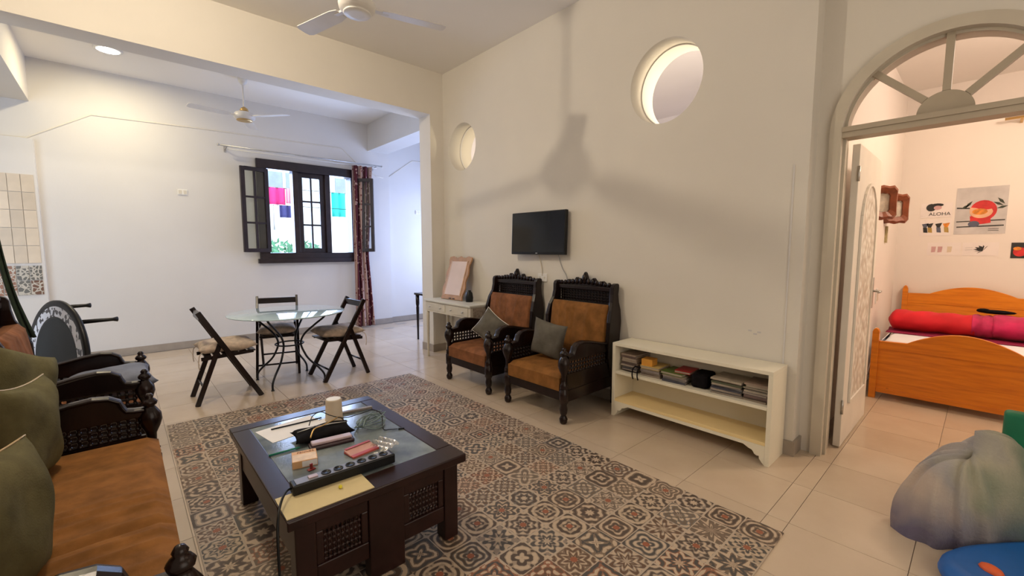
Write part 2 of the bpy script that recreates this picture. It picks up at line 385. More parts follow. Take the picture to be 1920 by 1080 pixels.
def cushion(name, label, mat, w, h, t, loc, rot, group, cat='cushion', seam=None):
    o = thing(name, label, cat, loc, 0, group); o.rotation_euler = rot
    m = MB(); f = cushion_fn(w, h, t, 0.012, len(label)); m.grid(f(1), 18, 18); m.grid(f(-1), 18, 18, flip=True)
    cov = m.build('cover', mat, o)
    if seam is not None:
        e = MB(); pts = []
        for i in range(41):
            a = i / 40 * 4; sd = int(a) % 4; q = a - int(a)
            ab = [(q, 0), (1, q), (1 - q, 1), (0, 1 - q)][sd]; pts.append(f(1)(*ab))
        e.tube(pts, 0.004, 5); e.build('piping', seam, o)
    return o

# ================================================================== STRUCTURE
XR, ZC, YB, ZB, YC, BT = 3.30, 3.70, 7.55, 3.60, 5.0, 0.27
# ---- floor: a bed of grout with separate tiles
fb = MB()
fb.box((-2.6, -1.75, -0.2), (3.66, 7.9, -0.006)); fb.box((3.66, -2.6, -0.2), (7.45, 5.0, -0.006)); fb.box((3.66, 5.0, -0.2), (5.4, 7.9, -0.006))
floor = struct(fb.build('floor', M_grout), 'glossy beige stone tile floor running through all the rooms', 'floor')
TS = 0.455
def tile_mesh(w, h):
    m = MB(); m.box((-w / 2 + 0.0015, -h / 2 + 0.0015, -0.012), (w / 2 - 0.0015, h / 2 - 0.0015, 0)); o = m.build('tile', M_floor)
    me = o.data; bpy.data.objects.remove(o); return me
tm, ts = tile_mesh(TS, TS), tile_mesh(TS, 0.10)
xs = [2.91 + TS * i for i in range(-9, 11)]
ys_hi = [0.69 + TS * j for j in range(0, 15)]; ys_lo = [0.59 - TS * (j + 1) for j in range(0, 5)]
for x in xs:
    for y, me, h in [(y, tm, TS) for y in ys_hi + ys_lo] + [(0.59, ts, 0.10)]:
        cx, cy = x + TS / 2, y + h / 2
        if cx > 3.7 and cy > 0.85 and cy < 5.2: continue
        if cx > 5.3 and cy > 0.8: continue
        if cx > 3.7 and (cy < -1.1): continue
        if cx < 0.1 and cy < 1.0: continue
        if cx < -0.95 : continue
        if cy > 7.6: continue
        ins('tile', me, floor, (cx, cy, 0))
inset = MB(); inset.prism([(-0.09, -0.05), (0.09, -0.05), (0.09, 0.05), (-0.09, 0.05)], 'xy', 0.0005, 0.0015)
io = inset.build('mosaic_inset', M_base, floor, loc=(3.45, 7.05, 0)); 
for p in ((3.85, 7.35), (3.95, 6.9), (4.35, 7.3)): ins('mosaic_inset', io.data, floor, (p[0], p[1], 0))

# ---- ceilings
m = MB(); m.box((-1.1, -1.75, ZC), (3.66, YC + BT, ZC + 0.2)); struct(m.build('ceiling', M_ceil), 'cream plaster ceiling of the sitting room', 'ceiling')
m = MB(); m.box((-2.6, YC + BT, ZB), (5.4, 7.9, ZB + 0.3)); struct(m.build('ceiling_back_room', M_ceil), 'pale ceiling of the dining area behind the beam', 'ceiling')
m = MB(); m.box((3.66, -2.6, 3.3), (7.45, 0.92, 3.5)); struct(m.build('ceiling_bedroom', M_ceil), 'ceiling of the bedroom beyond the arched door', 'ceiling')
m = MB(); m.box((3.66, 0.92, 3.7), (7.45, YC, 3.9)); struct(m.build('ceiling_next_room', M_lilac), 'white ceiling seen through the round openings', 'ceiling')

# ---- right wall with two round openings
def wall_with_holes(x0, x1, y0, y1, z1, holes, q=0.42):
    m = MB(); ys = sorted([y0, y1] + [c[0] - q for c in holes] + [c[0] + q for c in holes])
    for a, b in zip(ys[:-1], ys[1:]):
        h = [c for c in holes if abs((a + b) / 2 - c[0]) < q]
        if not h: m.box((x0, a, 0), (x1, b, z1)); continue
        cy, cz, ra, rb = h[0]
        m.box((x0, a, 0), (x1, b, cz - q)); m.box((x0, a, cz + q), (x1, b, z1))
        n = 64; fo, fi, bo, bi = [], [], [], []
        for i in range(n):
            t = 2 * PI * i / n + PI / 4; cs, sn = math.cos(t), math.sin(t); k = q / max(abs(cs), abs(sn))
            fo.append((x0, cy + cs * k, cz + sn * k)); fi.append((x0, cy + cs * ra, cz + sn * rb))
            bi.append((x1, cy + cs * ra, cz + sn * rb)); bo.append((x1, cy + cs * k, cz + sn * k))
        m.loft([fo, fi], False, False); m.loft([fi, bi], False, True); m.loft([bi, bo], False, False)
    return m
HOLES = [(1.82, 2.735, 0.31, 0.325), (4.575, 2.695, 0.285, 0.295)]
wr = struct(wall_with_holes(XR, 3.66, 0.80, YC + BT, ZC, HOLES).build('wall_right', M_wall), 'cream wall with two round openings behind the armchairs', 'wall')
for (cy, cz, ra, rb) in HOLES:
    r = MB()
    for dx, k in ((0.17, 1.0),):
        ro, ri, r2o, r2i = [], [], [], []
        for i in range(64):
            t = 2 * PI * i / 64; cs, sn = math.cos(t), math.sin(t)
            ro.append((XR + dx, cy + cs * ra, cz + sn * rb)); ri.append((XR + dx, cy + cs * (ra - 0.009), cz + sn * (rb - 0.009)))
            r2i.append((XR + dx + 0.02, cy + cs * (ra - 0.009), cz + sn * (rb - 0.009))); r2o.append((XR + dx + 0.02, cy + cs * ra, cz + sn * rb))
        r.loft([ro, ri, r2i, r2o], False, False)
    r.build('opening_ring', M_wallw, wr)
# scuffs low on the wall
for (y, z) in ((1.10, 0.82), (1.04, 0.815), (1.065, 0.80)):
    s_ = MB(); s_.box((XR - 0.0012, y - 0.012, z - 0.006), (XR, y + 0.012, z + 0.006)); s_.build('scuff_mark', M_pgrey, wr)
# thin raised conduit strip near the end of the wall
cd = MB(); cd.box((XR - 0.005, 0.878, 0.62), (XR, 0.886, 1.95)); cd.build('conduit', M_wallw, wr)

# ---- column and beam between the rooms
m = MB(); m.box((3.10, YC, 0), (XR, YC + BT, 3.15)); struct(m.build('wall_column', M_wall), 'square column carrying the beam beside the desk', 'column')
m = MB(); m.box((-2.6, YC, 3.15), (XR, YC + BT, ZC)); struct(m.build('ceiling_beam', M_wall), 'deep cream ceiling beam across the opening to the dining area', 'beam')
# ---- back room
WX0, WX1, WZ0, WZ1 = 1.60, 3.07, 1.20, 2.77
m = MB(); m.box((-2.6, YB, 0), (WX0, YB + 0.28, ZB)); m.box((WX1, YB, 0), (3.78, YB + 0.28, ZB)); m.box((WX0, YB, 0), (WX1, YB + 0.28, WZ0)); m.box((WX0, YB, WZ1), (WX1, YB + 0.28, ZB))
m.box((3.78, YB + 0.06, 0), (5.4, YB + 0.28, ZB))
wb = struct(m.build('wall_back', M_wallw), 'white back wall of the dining area with the window', 'wall')
m = MB(); m.tube([(-1.2, YB, 2.66), (-0.72, YB, 2.68), (-0.16, YB, 3.05), (1.1, YB, 3.09), (2.92, YB, 3.12), (3.14, YB, 2.93), (3.53, YB, 2.72), (3.66, YB, 2.70)], 0.010, 6); m.build('wall_cable', M_wall, wb)
m = MB(); m.tube([(3.80, YB + 0.06, 2.74), (4.30, YB + 0.06, 3.10), (4.9, YB + 0.06, 3.10)], 0.010, 6); m.build('wall_cable', M_wall, wb)
m = MB(); m.box((3.38, YC + BT, 3.14), (3.75, YB, ZB)); struct(m.build('ceiling_beam_side', M_wallw), 'short ceiling beam right of the window', 'beam')
m = MB(); m.box((-1.25, YC + BT, 3.10), (-0.67, YB, ZB)); struct(m.build('ceiling_beam_kitchen', M_wall), 'boxed ceiling beam at the kitchen end of the dining area', 'beam')
m = MB(); m.box((5.2, YC + BT, 0), (5.4, YB + 0.28, ZB)); struct(m.build('wall_alcove', M_wallw), 'white end wall of the alcove behind the column', 'wall')
m = MB(); m.box((-2.6, YC, 0), (-2.4, YB + 0.28, ZB)); struct(m.build('wall_kitchen', M_wallw), 'far kitchen wall left of the dining area', 'wall')
m = MB(); m.box((3.66, YC, 0), (7.45, YC + BT, 3.9)); struct(m.build('wall_next_room', M_lilac), 'white wall between the alcove and the next room', 'wall')
# tiled kitchen return
m = MB(); m.box((-1.8, YB - 0.10, 0), (-0.66, YB, 2.66))
wk = struct(m.build('wall_tiled', M_wallw), 'shallow kitchen wall return clad in beige and patterned tiles', 'wall')
def quad_tile(w, h, mat):
    q = MB(); q.box((-w / 2, -0.008, -h / 2), (w / 2, 0.004, h / 2)); o = q.build('wall_tile', mat); me = o.data; bpy.data.objects.remove(o); return me
wt, pt = quad_tile(0.098, 0.198, M_wtile), quad_tile(0.094, 0.165, M_ptile)
for i in range(9):
    x = -0.735 - 0.103 * i
    for j in range(5): ins('wall_tile', wt, wk, (x, YB - 0.104, 2.15 - 0.203 * j))
    for j in range(2): ins('wall_tile', pt, wk, (x, YB - 0.104, 1.125 - 0.172 * j))
# ---- left and rear walls of the sitting room
m = MB(); m.box((-1.1, -1.75, 0), (-0.9, YC, ZC)); struct(m.build('wall_left', M_wall), 'cream wall behind the sofa', 'wall')
m = MB(); m.box((-1.1, -1.75, 0), (3.66, -1.6, ZC)); struct(m.build('wall_rear', M_wall), 'rear wall of the sitting room behind the viewer', 'wall')
# ---- wall with the arched door
AX0, AX1, AYC, AR, AZ = 3.45, 3.66, 0.21, 0.52, 2.14
m = MB(); m.box((AX0, AYC + AR, 0), (AX1, 0.80, ZC)); m.box((AX0, -1.75, 0), (AX1, AYC - AR, ZC))
pf, pb, tf, tb = [], [], [], []
for i in range(41):
    t = PI * i / 40; y = AYC + AR * math.cos(t); z = AZ + AR * math.sin(t)
    pf.append((AX0, y, z)); pb.append((AX1, y, z)); tf.append((AX0, y, ZC)); tb.append((AX1, y, ZC))
m.loft([tf, pf, pb, tb], False, False, closed=False)
struct(m.build('wall_arch', M_wall), 'cream wall around the arched bedroom doorway', 'wall')
# frame of the doorway with its fanlight
FI = AR - 0.065
fr = thing('window_2', 'half-round fanlight with radiating bars above the open bedroom door', 'fanlight', (AX0, AYC, 0)); fr['kind'] = 'structure'
m = MB(); rings = []
prof = [(AR - 0.001, -0.025), (FI, -0.025), (FI, 0.03), (FI - 0.015, 0.03), (FI - 0.015, 0.06), (FI, 0.06), (FI, 0.19), (AR - 0.001, 0.19)]
for r_, d in prof: rings.append([(d, -r_, 0.0)] + [(d, r_ * math.cos(PI - PI * i / 40), AZ + r_ * math.sin(PI - PI * i / 40)) for i in range(41)] + [(d, r_, 0.0)])
m.loft(rings + [rings[0]], False, False, closed=False); m.build('frame', pm('cream_frame_paint', (0.58, 0.52, 0.42), 0.45, 0.06, 3), fr)
m = MB(); m.box((-0.02, -FI, 2.10), (0.10, FI, 2.165)); m.box((-0.03, -FI, 2.135), (0.0, FI, 2.165)); m.build('transom_bar', M_trim_backlit, fr)
m = MB(); m.prism([(0.118 * math.cos(PI * i / 20), 2.165 + 0.118 * math.sin(PI * i / 20)) for i in range(21)], 'yz', 0.015, 0.06); m.build('fan_hub', M_trim_backlit, fr)
for a in (45, 90, 135):
    t = math.radians(a); m = MB(); m.bar((0.04, 0.12 * math.cos(t), 2.165 + 0.12 * math.sin(t)), (0.04, (FI) * math.cos(t), AZ + (FI + 0.012) * math.sin(t)), 0.035, 0.04, (1, 0, 0)); m.build('glazing_bar', M_trim_backlit, fr)
for k in range(4):
    a0, a1 = math.radians(45 * k), math.radians(45 * (k + 1)); arc = [a0 + (a1 - a0) * i / 10 for i in range(11)]
    m = MB(); m.prism([(0.0, 2.166)] + [(FI * math.cos(t), 2.150 + (FI - 0.014) * math.sin(t) + 0.016) for t in arc], 'yz', 0.040, 0.044); m.build('pane', M_rib, fr)
# ---- skirting boards
def skirt(name, a, b, label):
    m = MB(); m.box(a, b); struct(m.build(name, M_base), label, 'skirting')
skirt('baseboard_back', (-0.66, YB - 0.015, 0), (3.78, YB, 0.10), 'grey-brown tile skirting along the back wall under the window')
skirt('baseboard_alcove', (3.78, YB + 0.045, 0), (5.2, YB + 0.06, 0.10), 'grey-brown tile skirting in the alcove right of the curtain')
skirt('baseboard_right', (XR - 0.015, 0.80, 0), (XR, YC, 0.10), 'tile skirting along the wall behind the armchairs and bookcase')
skirt('baseboard_corner', (XR - 0.015, 0.785, 0), (AX0, 0.80, 0.10), 'tile skirting on the wall corner beside the open door')
m = MB(); m.box((3.085, YC - 0.015, 0), (XR - 0.015, YC, 0.10)); m.box((3.085, YC, 0), (3.10, YC + BT, 0.10)); struct(m.build('baseboard_column', M_base), 'tile skirting around the foot of the column', 'skirting')
# ---- bedroom shell
m = MB(); m.box((3.66, 0.77, 0), (7.45, 0.92, 3.5)); struct(m.build('wall_bedroom_left', M_bed_wall), 'bedroom side wall behind the open door', 'wall')
m = MB(); m.box((7.25, -2.6, 0), (7.45, 0.77, 3.5)); wbed = struct(m.build('wall_bedroom_back', M_bed_wall), 'pinkish bedroom wall with posters above the bed', 'wall')
m = MB(); m.box((3.66, -2.6, 0), (7.45, -2.45, 3.5)); struct(m.build('wall_bedroom_right', M_bed_wall), 'right-hand bedroom wall out of view', 'wall')
m = MB(); m.box((3.45, -2.6, 0), (3.66, -1.75, 3.5)); struct(m.build('wall_bedroom_front', M_bed_wall), 'bedroom wall next to the doorway', 'wall')
# next room back wall
m = MB(); m.box((7.25, 0.92, 0), (7.45, YC, 3.9)); struct(m.build('wall_next_room_back', M_lilac), 'white wall seen through the round opening', 'wall')

# ---- door leaf, swung 90 degrees into the bedroom
door = thing('door_1', 'cream bedroom door with carved panel standing open', 'door', (3.67, 0.605, 0)); door['kind'] = 'structure'
m = MB(); m.box((0, 0, 0.01), (0.90, 0.042, 2.095)); m.build('leaf', M_doorp, door, 0.003)
pp = [(0.17, 0.30), (0.73, 0.30), (0.73, 1.55)] + [(0.45 + 0.28 * math.cos(PI * i / 12), 1.55 + 0.32 * math.sin(PI * i / 12)) for i in range(1, 12)] + [(0.17, 1.55)]
m = MB(); m.prism(pp, 'xz', -0.006, 0.0); m.build('carved_panel', M_carved, door)
m = MB()
for a, b in zip(pp, pp[1:] + pp[:1]): m.bar((a[0], -0.008, a[1]), (b[0], -0.008, b[1]), 0.022, 0.014, (0, 1, 0))
m.build('panel_moulding', M_doorp, door)
m = MB(); m.box((0.835, -0.007, 0.92), (0.870, 0.0, 1.17)); h = m.build('handle_plate', M_steel, door, 0.002)
m = MB(); m.tube([(0.852, -0.006, 1.06), (0.852, -0.05, 1.06), (0.845, -0.055, 1.06), (0.73, -0.055, 1.06)], 0.009, 8); m.build('handle', M_steel, h)
for z in (0.25, 1.85):
    m = MB(); m.lathe([(0.008, 0), (0.008, 0.1)], (-0.004, 0.0, z), 8); m.build('hinge', M_steel, door)

# ---- the window of the back room
win = thing('window_1', 'dark wooden casement window with both inner sashes swung open', 'window', (0, YB, 0)); win['kind'] = 'structure'
def wbox(name, a, b, mat=M_winw, bev=0.004, par=win): q = MB(); q.box(a, b); return q.build(name, mat, par, bev)
wbox('frame_top', (WX0, -0.05, WZ1 - 0.14), (WX1, 0.16, WZ1)); wbox('frame_bottom', (WX0, -0.05, WZ0), (WX1, 0.16, WZ0 + 0.14)); wbox('sill', (WX0 - 0.03, -0.08, WZ0 - 0.02), (WX1 + 0.03, -0.01, WZ0 + 0.05))
wbox('frame_side', (WX0, -0.05, WZ0 + 0.14), (WX0 + 0.14, 0.16, WZ1 - 0.14)); wbox('frame_side', (WX1 - 0.03, -0.05, WZ0 + 0.14), (WX1, 0.16, WZ1 - 0.14))
wbox('mullion', (2.11, -0.03, WZ0 + 0.14), (2.19, 0.14, WZ1 - 0.14)); wbox('mullion', (2.61, -0.03, WZ0 + 0.14), (2.69, 0.14, WZ1 - 0.14))
def sash(name, w, z0, z1, st, nx, nz, label=None):
    s = thing(name, '', ''); del s['label']; del s['category']; s.parent = win
    q = MB(); q.box((0, -0.02, z0), (st, 0.02, z1)); q.box((w - st, -0.02, z0), (w, 0.02, z1)); q.box((st, -0.02, z0), (w - st, 0.02, z0 + st)); q.box((st, -0.02, z1 - st), (w - st, 0.02, z1))
    q.build('stile', M_winw, s, 0.003)
    pw, ph = (w - 2 * st) / nx, (z1 - z0 - 2 * st) / nz
    for i in range(1, nx): q = MB(); q.box((st + pw * i - 0.014, -0.014, z0 + st), (st + pw * i + 0.014, 0.014, z1 - st)); q.build('glazing_bar', M_winw, s)
    for j in range(1, nz): q = MB(); q.box((st, -0.013, z0 + st + ph * j - 0.014), (w - st, 0.013, z0 + st + ph * j + 0.014)); q.build('glazing_bar', M_winw, s)
    for i in range(nx):
        for j in range(nz): q = MB(); q.box((st + pw * i + 0.002, -0.002, z0 + st + ph * j + 0.002), (st + pw * (i + 1) - 0.002, 0.002, z0 + st + ph * (j + 1) - 0.002)); q.build('pane', M_glass, s)
    return s
s0 = sash('fixed_sash', 0.42, WZ0 + 0.14, WZ1 - 0.14, 0.075, 2, 3); s0.location = (2.19, 0.04, 0)
s1 = sash('open_sash', 0.385, WZ0 + 0.155, WZ1 - 0.155, 0.055, 2, 3); s1.location = (1.745, -0.075, 0); s1.rotation_euler = (0, 0, math.radians(180 + 10))
s2 = sash('open_sash', 0.365, WZ0 + 0.155, WZ1 - 0.155, 0.055, 2, 3); s2.location = (3.05, -0.075, 0); s2.rotation_euler = (0, 0, math.radians(-42))
# exterior seen through the window
ext = thing('apartment_building', 'pale sunlit building with laundry across the street outside the window', 'building', (0, 16, -2))
m = MB(); m.box((-6, 0, -8), (14, 0.4, 7.5)); m.build('facade', pm('outside_plaster', (0.85, 0.83, 0.80), 0.8, 0.06, 0.7), ext)
M_outw = pm('outside_shutter', (0.30, 0.36, 0.42), 0.6, 0.1, 4)
for (x, z) in ((3.62, 5.45), (5.9, 5.45), (1.2, 5.45), (6.4, 1.2)):
    m = MB(); m.box((x, -0.08, z), (x + 1.15, 0, z + 1.7)); w_ = m.build('window', M_outw, ext)
    m = MB(); m.box((x + 0.54, -0.1, z), (x + 0.62, -0.08, z + 1.7)); m.build('shutter_bar', M_paper, w_)
m = MB(); m.box((2.6, -1.0, 2.6), (7.5, 0, 2.75)); m.build('balcony_slab', M_paper, ext)
M_ln = [pm('laundry_pink', (0.80, 0.04, 0.22), 0.8, 0.1, 3), pm('laundry_navy', (0.06, 0.06, 0.20), 0.8, 0.1, 3), pm('laundry_teal', (0.04, 0.55, 0.50), 0.8, 0.1, 3), pm('laundry_white', (0.82, 0.80, 0.82), 0.8, 0.05, 3)]
def cloth(x, z, w, h, y, mat, label):
    q = MB(); q.grid(lambda a, b: (x + w * a, y + 0.05 * math.sin(a * 14), z - h * b), 14, 4)
    o = q.build('laundry_cloth', mat); md = o.modifiers.new('thickness', 'SOLIDIFY'); md.thickness = 0.02
    tag(o, label, 'laundry', 'laundry on the lines outside the window')
LN = 'thin washing line'
def line(y, z, label):
    q = MB(); q.tube([(2.4, y, z), (7.6, y, z)], 0.008, 5); o = q.build('washing_line', M_black); tag(o, label, 'washing line', 'washing lines outside')
    for x in (2.42, 7.58): q = MB(); q.bar((x, y, z), (x, 16.0, z), 0.03, 0.03); q.build('line_bracket', M_black, o)
line(14.6, 3.25, 'upper washing line carrying the pink and teal laundry outside'); line(14.5, 2.72, 'lower washing line carrying the navy and white laundry outside')
cloth(3.36, 3.25, 0.50, 0.50, 14.6, M_ln[0], 'bright pink cloth hanging outside the left window light')
cloth(3.88, 3.25, 0.20, 0.45, 14.6, pm('laundry_pale_pink', (0.85, 0.35, 0.45), 0.8, 0.1, 3), 'pale pink cloth beside the bright pink one outside')
cloth(3.66, 2.72, 0.40, 0.36, 14.5, M_ln[1], 'navy blue cloth hanging below the pink laundry outside')
cloth(3.36, 2.72, 0.24, 0.75, 14.5, M_ln[3], 'white shirt-like cloth hanging lowest at left outside the window')
cloth(5.25, 3.25, 0.46, 0.78, 14.6, M_ln[2], 'teal cloth hanging outside the right window light')
bush = thing('shrub', 'green leafy shrub below the laundry outside the window', 'shrub', (3.55, 13.4, -0.42))
q = MB()
for i in range(700):
    a, b = random.random() * 2 * PI, random.random(); rr = 1.0 * b ** 0.4; zz = random.random()
    p = Vector((rr * math.cos(a) * 1.2, rr * math.sin(a) * 0.6, 1.2 + zz * 0.95 - 0.25 * rr)); d = Vector((random.uniform(-1, 1), random.uniform(-1, 1), random.uniform(-1, 1))).normalized() * 0.11; e = d.orthogonal().normalized() * 0.05
    q.add([tuple(p - d), tuple(p + e), tuple(p + d), tuple(p - e)], [(0, 1, 2, 3)])
lf = q.build('foliage', pm('shrub_leaf', (0.10, 0.30, 0.16), 0.6, 0.3, 6), bush, weld=False); lf['kind'] = 'stuff'
q = MB(); q.lathe([(0.06, 0), (0.04, 1.4)], (0, 0, 0), 8); q.build('stem', M_dark, bush)
m = MB(); m.box((-12, 7.9, -2.2), (18, 18, -2.0)); struct(m.build('ground_outside', pm('outside_ground', (0.75, 0.73, 0.70), 0.9, 0.1, 1)), 'pale paved ground outside the window', 'ground')

# ================================================================== LAMPS
lp = thing('recessed_lamp', 'round recessed ceiling lamp glowing in the dining area', 'lamp', (0.04, 6.68, ZB))
m = MB(); m.lathe([(0.125, 0.0), (0.125, -0.012), (0.10, -0.016), (0.10, -0.008)], n=24, cap=False); m.build('rim', M_white, lp)
m = MB(); m.lathe([(0.098, -0.010), (0.098, -0.014)], n=24); m.build('diffuser', emis('lamp_glow', (1.0, 0.93, 0.80), 14), lp)
lp = thing('ceiling_lamp', 'small ceiling lamp holder above the rug', 'lamp', (0.17, 3.2, ZC))
m = MB(); m.lathe([(0.05, 0), (0.05, -0.01), (0.022, -0.016), (0.022, -0.025)], n=16); m.build('lamp_holder', M_white, lp)

def fan(label, loc, rod, R, rot, hub_mat, hz):
    t = thing('ceiling_fan', label, 'ceiling fan', loc, 0, 'ceiling fans')
    m = MB(); m.lathe([(0.01, 0), (0.055, -0.002), (0.05, -0.05), (0.015, -0.09)], n=20); m.build('canopy', M_fan, t)
    m = MB(); m.lathe([(0.011, -0.06), (0.011, -rod)], n=10); m.build('rod', M_fan, t)
    z = -rod
    m = MB(); m.lathe([(0.012, z + 0.06), (0.04, z + 0.04), (0.055, z), (0.012, z)], n=20); m.build('yoke_cover', hub_mat, t)
    m = MB(); m.lathe([(0.02, z), (0.10, z - 0.015), (0.125, z - 0.05), (0.12, z - 0.085), (0.085, z - 0.11), (0.02, z - 0.115)], n=28); mo = m.build('motor', M_fan, t)
    m = MB(); m.lathe([(0.088, z - 0.104), (0.094, z - 0.112), (0.088, z - 0.118), (0.05, z - 0.119)], n=28); m.build('trim_ring', M_gold if hz else M_white, mo)
    for k in range(3):
        a = rot + 2 * PI * k / 3
        X = Matrix.Rotation(a, 4, 'Z') @ Matrix.Translation((0, 0, z - 0.065))
        m = MB(); m.X = X @ Matrix.Rotation(math.radians(9), 4, 'X'); pr = [(0.17, -0.045), (0.24, -0.062), (R - 0.04, -0.070), (R - 0.008, -0.055), (R, -0.02), (R, 0.035), (R - 0.02, 0.058), (0.24, 0.058), (0.17, 0.045)]
        m.prism(pr, 'xy', -0.003, 0.003); b = m.build('blade', M_fan, t, 0.0015)
        m = MB(); m.X = X; m.box((0.10, -0.022, -0.004), (0.22, 0.022, 0.010)); m.build('bracket', M_fan, b)
    return t
fan('white three-blade ceiling fan on a long rod in front of the window', (1.31, 6.62, ZB), 0.42, 0.62, math.radians(70), M_gold, True)
fan('white three-blade ceiling fan at the top edge above the rug', (1.33, 3.07, ZC), 0.55, 0.64, math.radians(-14), M_fan, False)

# ================================================================== ARMCHAIRS AND SOFA (carved turned-wood suite)
def lattice(m, a, b, c, nu, nv, r=0.0045, bead=0.0085):
    """turned lattice on the parallelogram a + u*(b-a) + v*(c-a)"""
    a, b, c = Vector(a), Vector(b), Vector(c); U, V = b - a, c - a
    for i in range(nu + 1):
        p = a + U * (i / nu); m.tube([p, p + V], r, 5, False)
    for j in range(nv + 1):
        p = a + V * (j / nv); m.tube([p, p + U], r, 5, False)
    for i in range(nu + 1):
        for j in range(nv + 1): m.ball(a + U * (i / nu) + V * (j / nv), bead, 6, 4)
LEG = [(0.020, 0.0), (0.030, 0.012), (0.034, 0.04), (0.024, 0.062), (0.020, 0.07), (0.028, 0.085), (0.033, 0.12), (0.026, 0.155), (0.030, 0.165), (0.030, 0.172), (0.037, 0.175), (0.037, 0.275), (0.030, 0.28), (0.034, 0.292), (0.030, 0.304), (0.034, 0.316), (0.024, 0.33), (0.020, 0.36), (0.022, 0.40), (0.040, 0.44), (0.050, 0.475), (0.047, 0.510), (0.026, 0.545), (0.020, 0.553), (0.032, 0.562), (0.035, 0.575), (0.026, 0.588), (0.016, 0.596), (0.020, 0.606), (0.012, 0.620), (0.001, 0.623)]
def cushion_block(m, x0, x1, y0, y1, z0, z1, sag=0.0, folds=(), e=0.03):
    """soft block: rounded edges through a fine grid, folds are soft ridges at given y"""
    def prof(t): return min(1.0, max(0.0, t))
    nx, ny = 14, max(20, int((y1 - y0) / 0.012))
    def top(a, b):
        x, y = x0 + (x1 - x0) * a, y0 + (y1 - y0) * b
        dx, dy = min(x - x0, x1 - x), min(y - y0, y1 - y); k = (1 - (1 - prof(dx / e)) ** 2) ** 0.5 * (1 - (1 - prof(dy / e)) ** 2) ** 0.5
        z = z1 - e * (1 - k) + sag * math.sin(PI * a) * math.sin(PI * b)
        for fy, fh, fw, sk in folds: z += fh * math.exp(-((y - fy - sk * (a - 0.5)) / fw) ** 2) * k
        return (x, y, z)
    m.grid(top, nx, ny)
    m.box((x0, y0, z0), (x1, y1, z1 - e - 0.0005))
def suite(name, label, cat, Wd, loc, rotz, group, cush=M_brown, detail=True, folds=(), crest=True):
    t = thing(name, label, cat, loc, rotz, group); hw = Wd / 2
    for s in (-1, 1):
        m = MB(); m.lathe(LEG, (0.36, s * hw, 0), 14); m.build('leg', M_dark, t)
        m = MB(); m.box((-0.36, s * hw - 0.022, 0), (-0.31, s * hw + 0.022, 0.30)); m.build('leg', M_dark, t, 0.004)
    m = MB(); m.box((0.335, -hw + 0.03, 0.185), (0.375, hw - 0.03, 0.265)); m.box((-0.35, -hw + 0.03, 0.185), (-0.31, hw - 0.03, 0.265))
    for s in (-1, 1): m.box((-0.33, s * hw - 0.018, 0.175), (0.34, s * hw + 0.018, 0.27))
    m.box((-0.31, -hw + 0.02, 0.235), (0.335, hw - 0.02, 0.262)); m.build('seat_frame', M_dark, t, 0.004)
    m = MB(); cushion_block(m, -0.28, 0.385, -hw + 0.03, hw - 0.03, 0.265, 0.40, 0.015, folds); m.build('seat_cushion', cush, t)
    # back cushion, leaning
    n = 1 if Wd < 1 else 2; cw = (Wd - 0.02) / n
    for i in range(n):
        m = MB(); m.X = Matrix.Translation((-0.262, -hw + 0.01 + cw * (i + 0.5), 0.40)) @ Matrix.Rotation(math.radians(-7), 4, 'Y') @ Matrix.Rotation(math.radians(-90), 4, 'Y') @ Matrix.Scale(-1, 4, (0, 0, 1))
        cushion_block(m, 0.0, 0.50, -cw / 2, cw / 2, 0.0, 0.115, 0.02, ((0.12, 0.007, 0.016, 0.05), (-0.02, -0.008, 0.008, 0.0), (-0.10, 0.006, 0.013, -0.04), (-0.2, 0.006, 0.016, 0.0)))
        m.build('back_cushion', cush, t)
    # back: side wings, board, lattice, crest
    for s in (-1, 1):
        m = MB(); rings = []
        for z, y, x, dx in [(0.27, 0.0, -0.30, 0.05), (0.45, 0.006, -0.275, 0.075), (0.60, 0.022, -0.265, 0.085), (0.76, 0.030, -0.27, 0.085), (0.86, 0.022, -0.285, 0.07), (0.93, 0.006, -0.30, 0.05), (1.0, 0.0, -0.305, 0.043), (1.06, 0.002, -0.31, 0.045), (1.085, 0.004, -0.315, 0.035), (1.095, 0.004, -0.32, 0.012)]:
            yc = s * (hw + y); rings.append([(x - dx, yc - 0.02, z), (x + dx, yc - 0.02, z), (x + dx, yc + 0.02, z), (x - dx, yc + 0.02, z)])
        m.loft(rings, True, False); m.build('back_wing', M_dark, t, 0.006)
    m = MB(); m.box((-0.365, -hw + 0.02, 0.27), (-0.345, hw - 0.02, 1.05)); m.build('back_board', M_dark, t)
    m = MB(); m.box((-0.345, -hw + 0.02, 0.875), (-0.30, hw - 0.02, 0.905)); m.box((-0.345, -hw + 0.02, 1.02), (-0.295, hw - 0.02, 1.055)); m.build('back_rail', M_dark, t, 0.004)
    m = MB(); lattice(m, (-0.32, -hw + 0.03, 0.91), (-0.32, hw - 0.03, 0.91), (-0.32, -hw + 0.03, 1.015), int((Wd - .06) / 0.034), 4, 0.004, 0.0085); m.build('lattice', M_dark, t)
    # crest: carved scroll silhouette with raised buds
    cwid = min(0.62, Wd - 0.06); top = []
    N = 60
    for i in range(N + 1):
        u = i / N * 2 - 1; env = 0.050 + 0.055 * max(0, 1 - abs(u) * 1.25); z = 1.05 + env * (0.68 + 0.32 * math.cos(abs(u) * 6.0 * PI)) * (1 - abs(u) ** 8 * 0.6)
        if abs(u) < 0.14: z += 0.03 * math.cos(u / 0.14 * PI / 2)
        top.append((u * cwid / 2, z))
    m = MB(); m.prism([(-cwid / 2, 1.045)] + top[::1] + [(cwid / 2, 1.045)], 'yz', -0.345, -0.315)
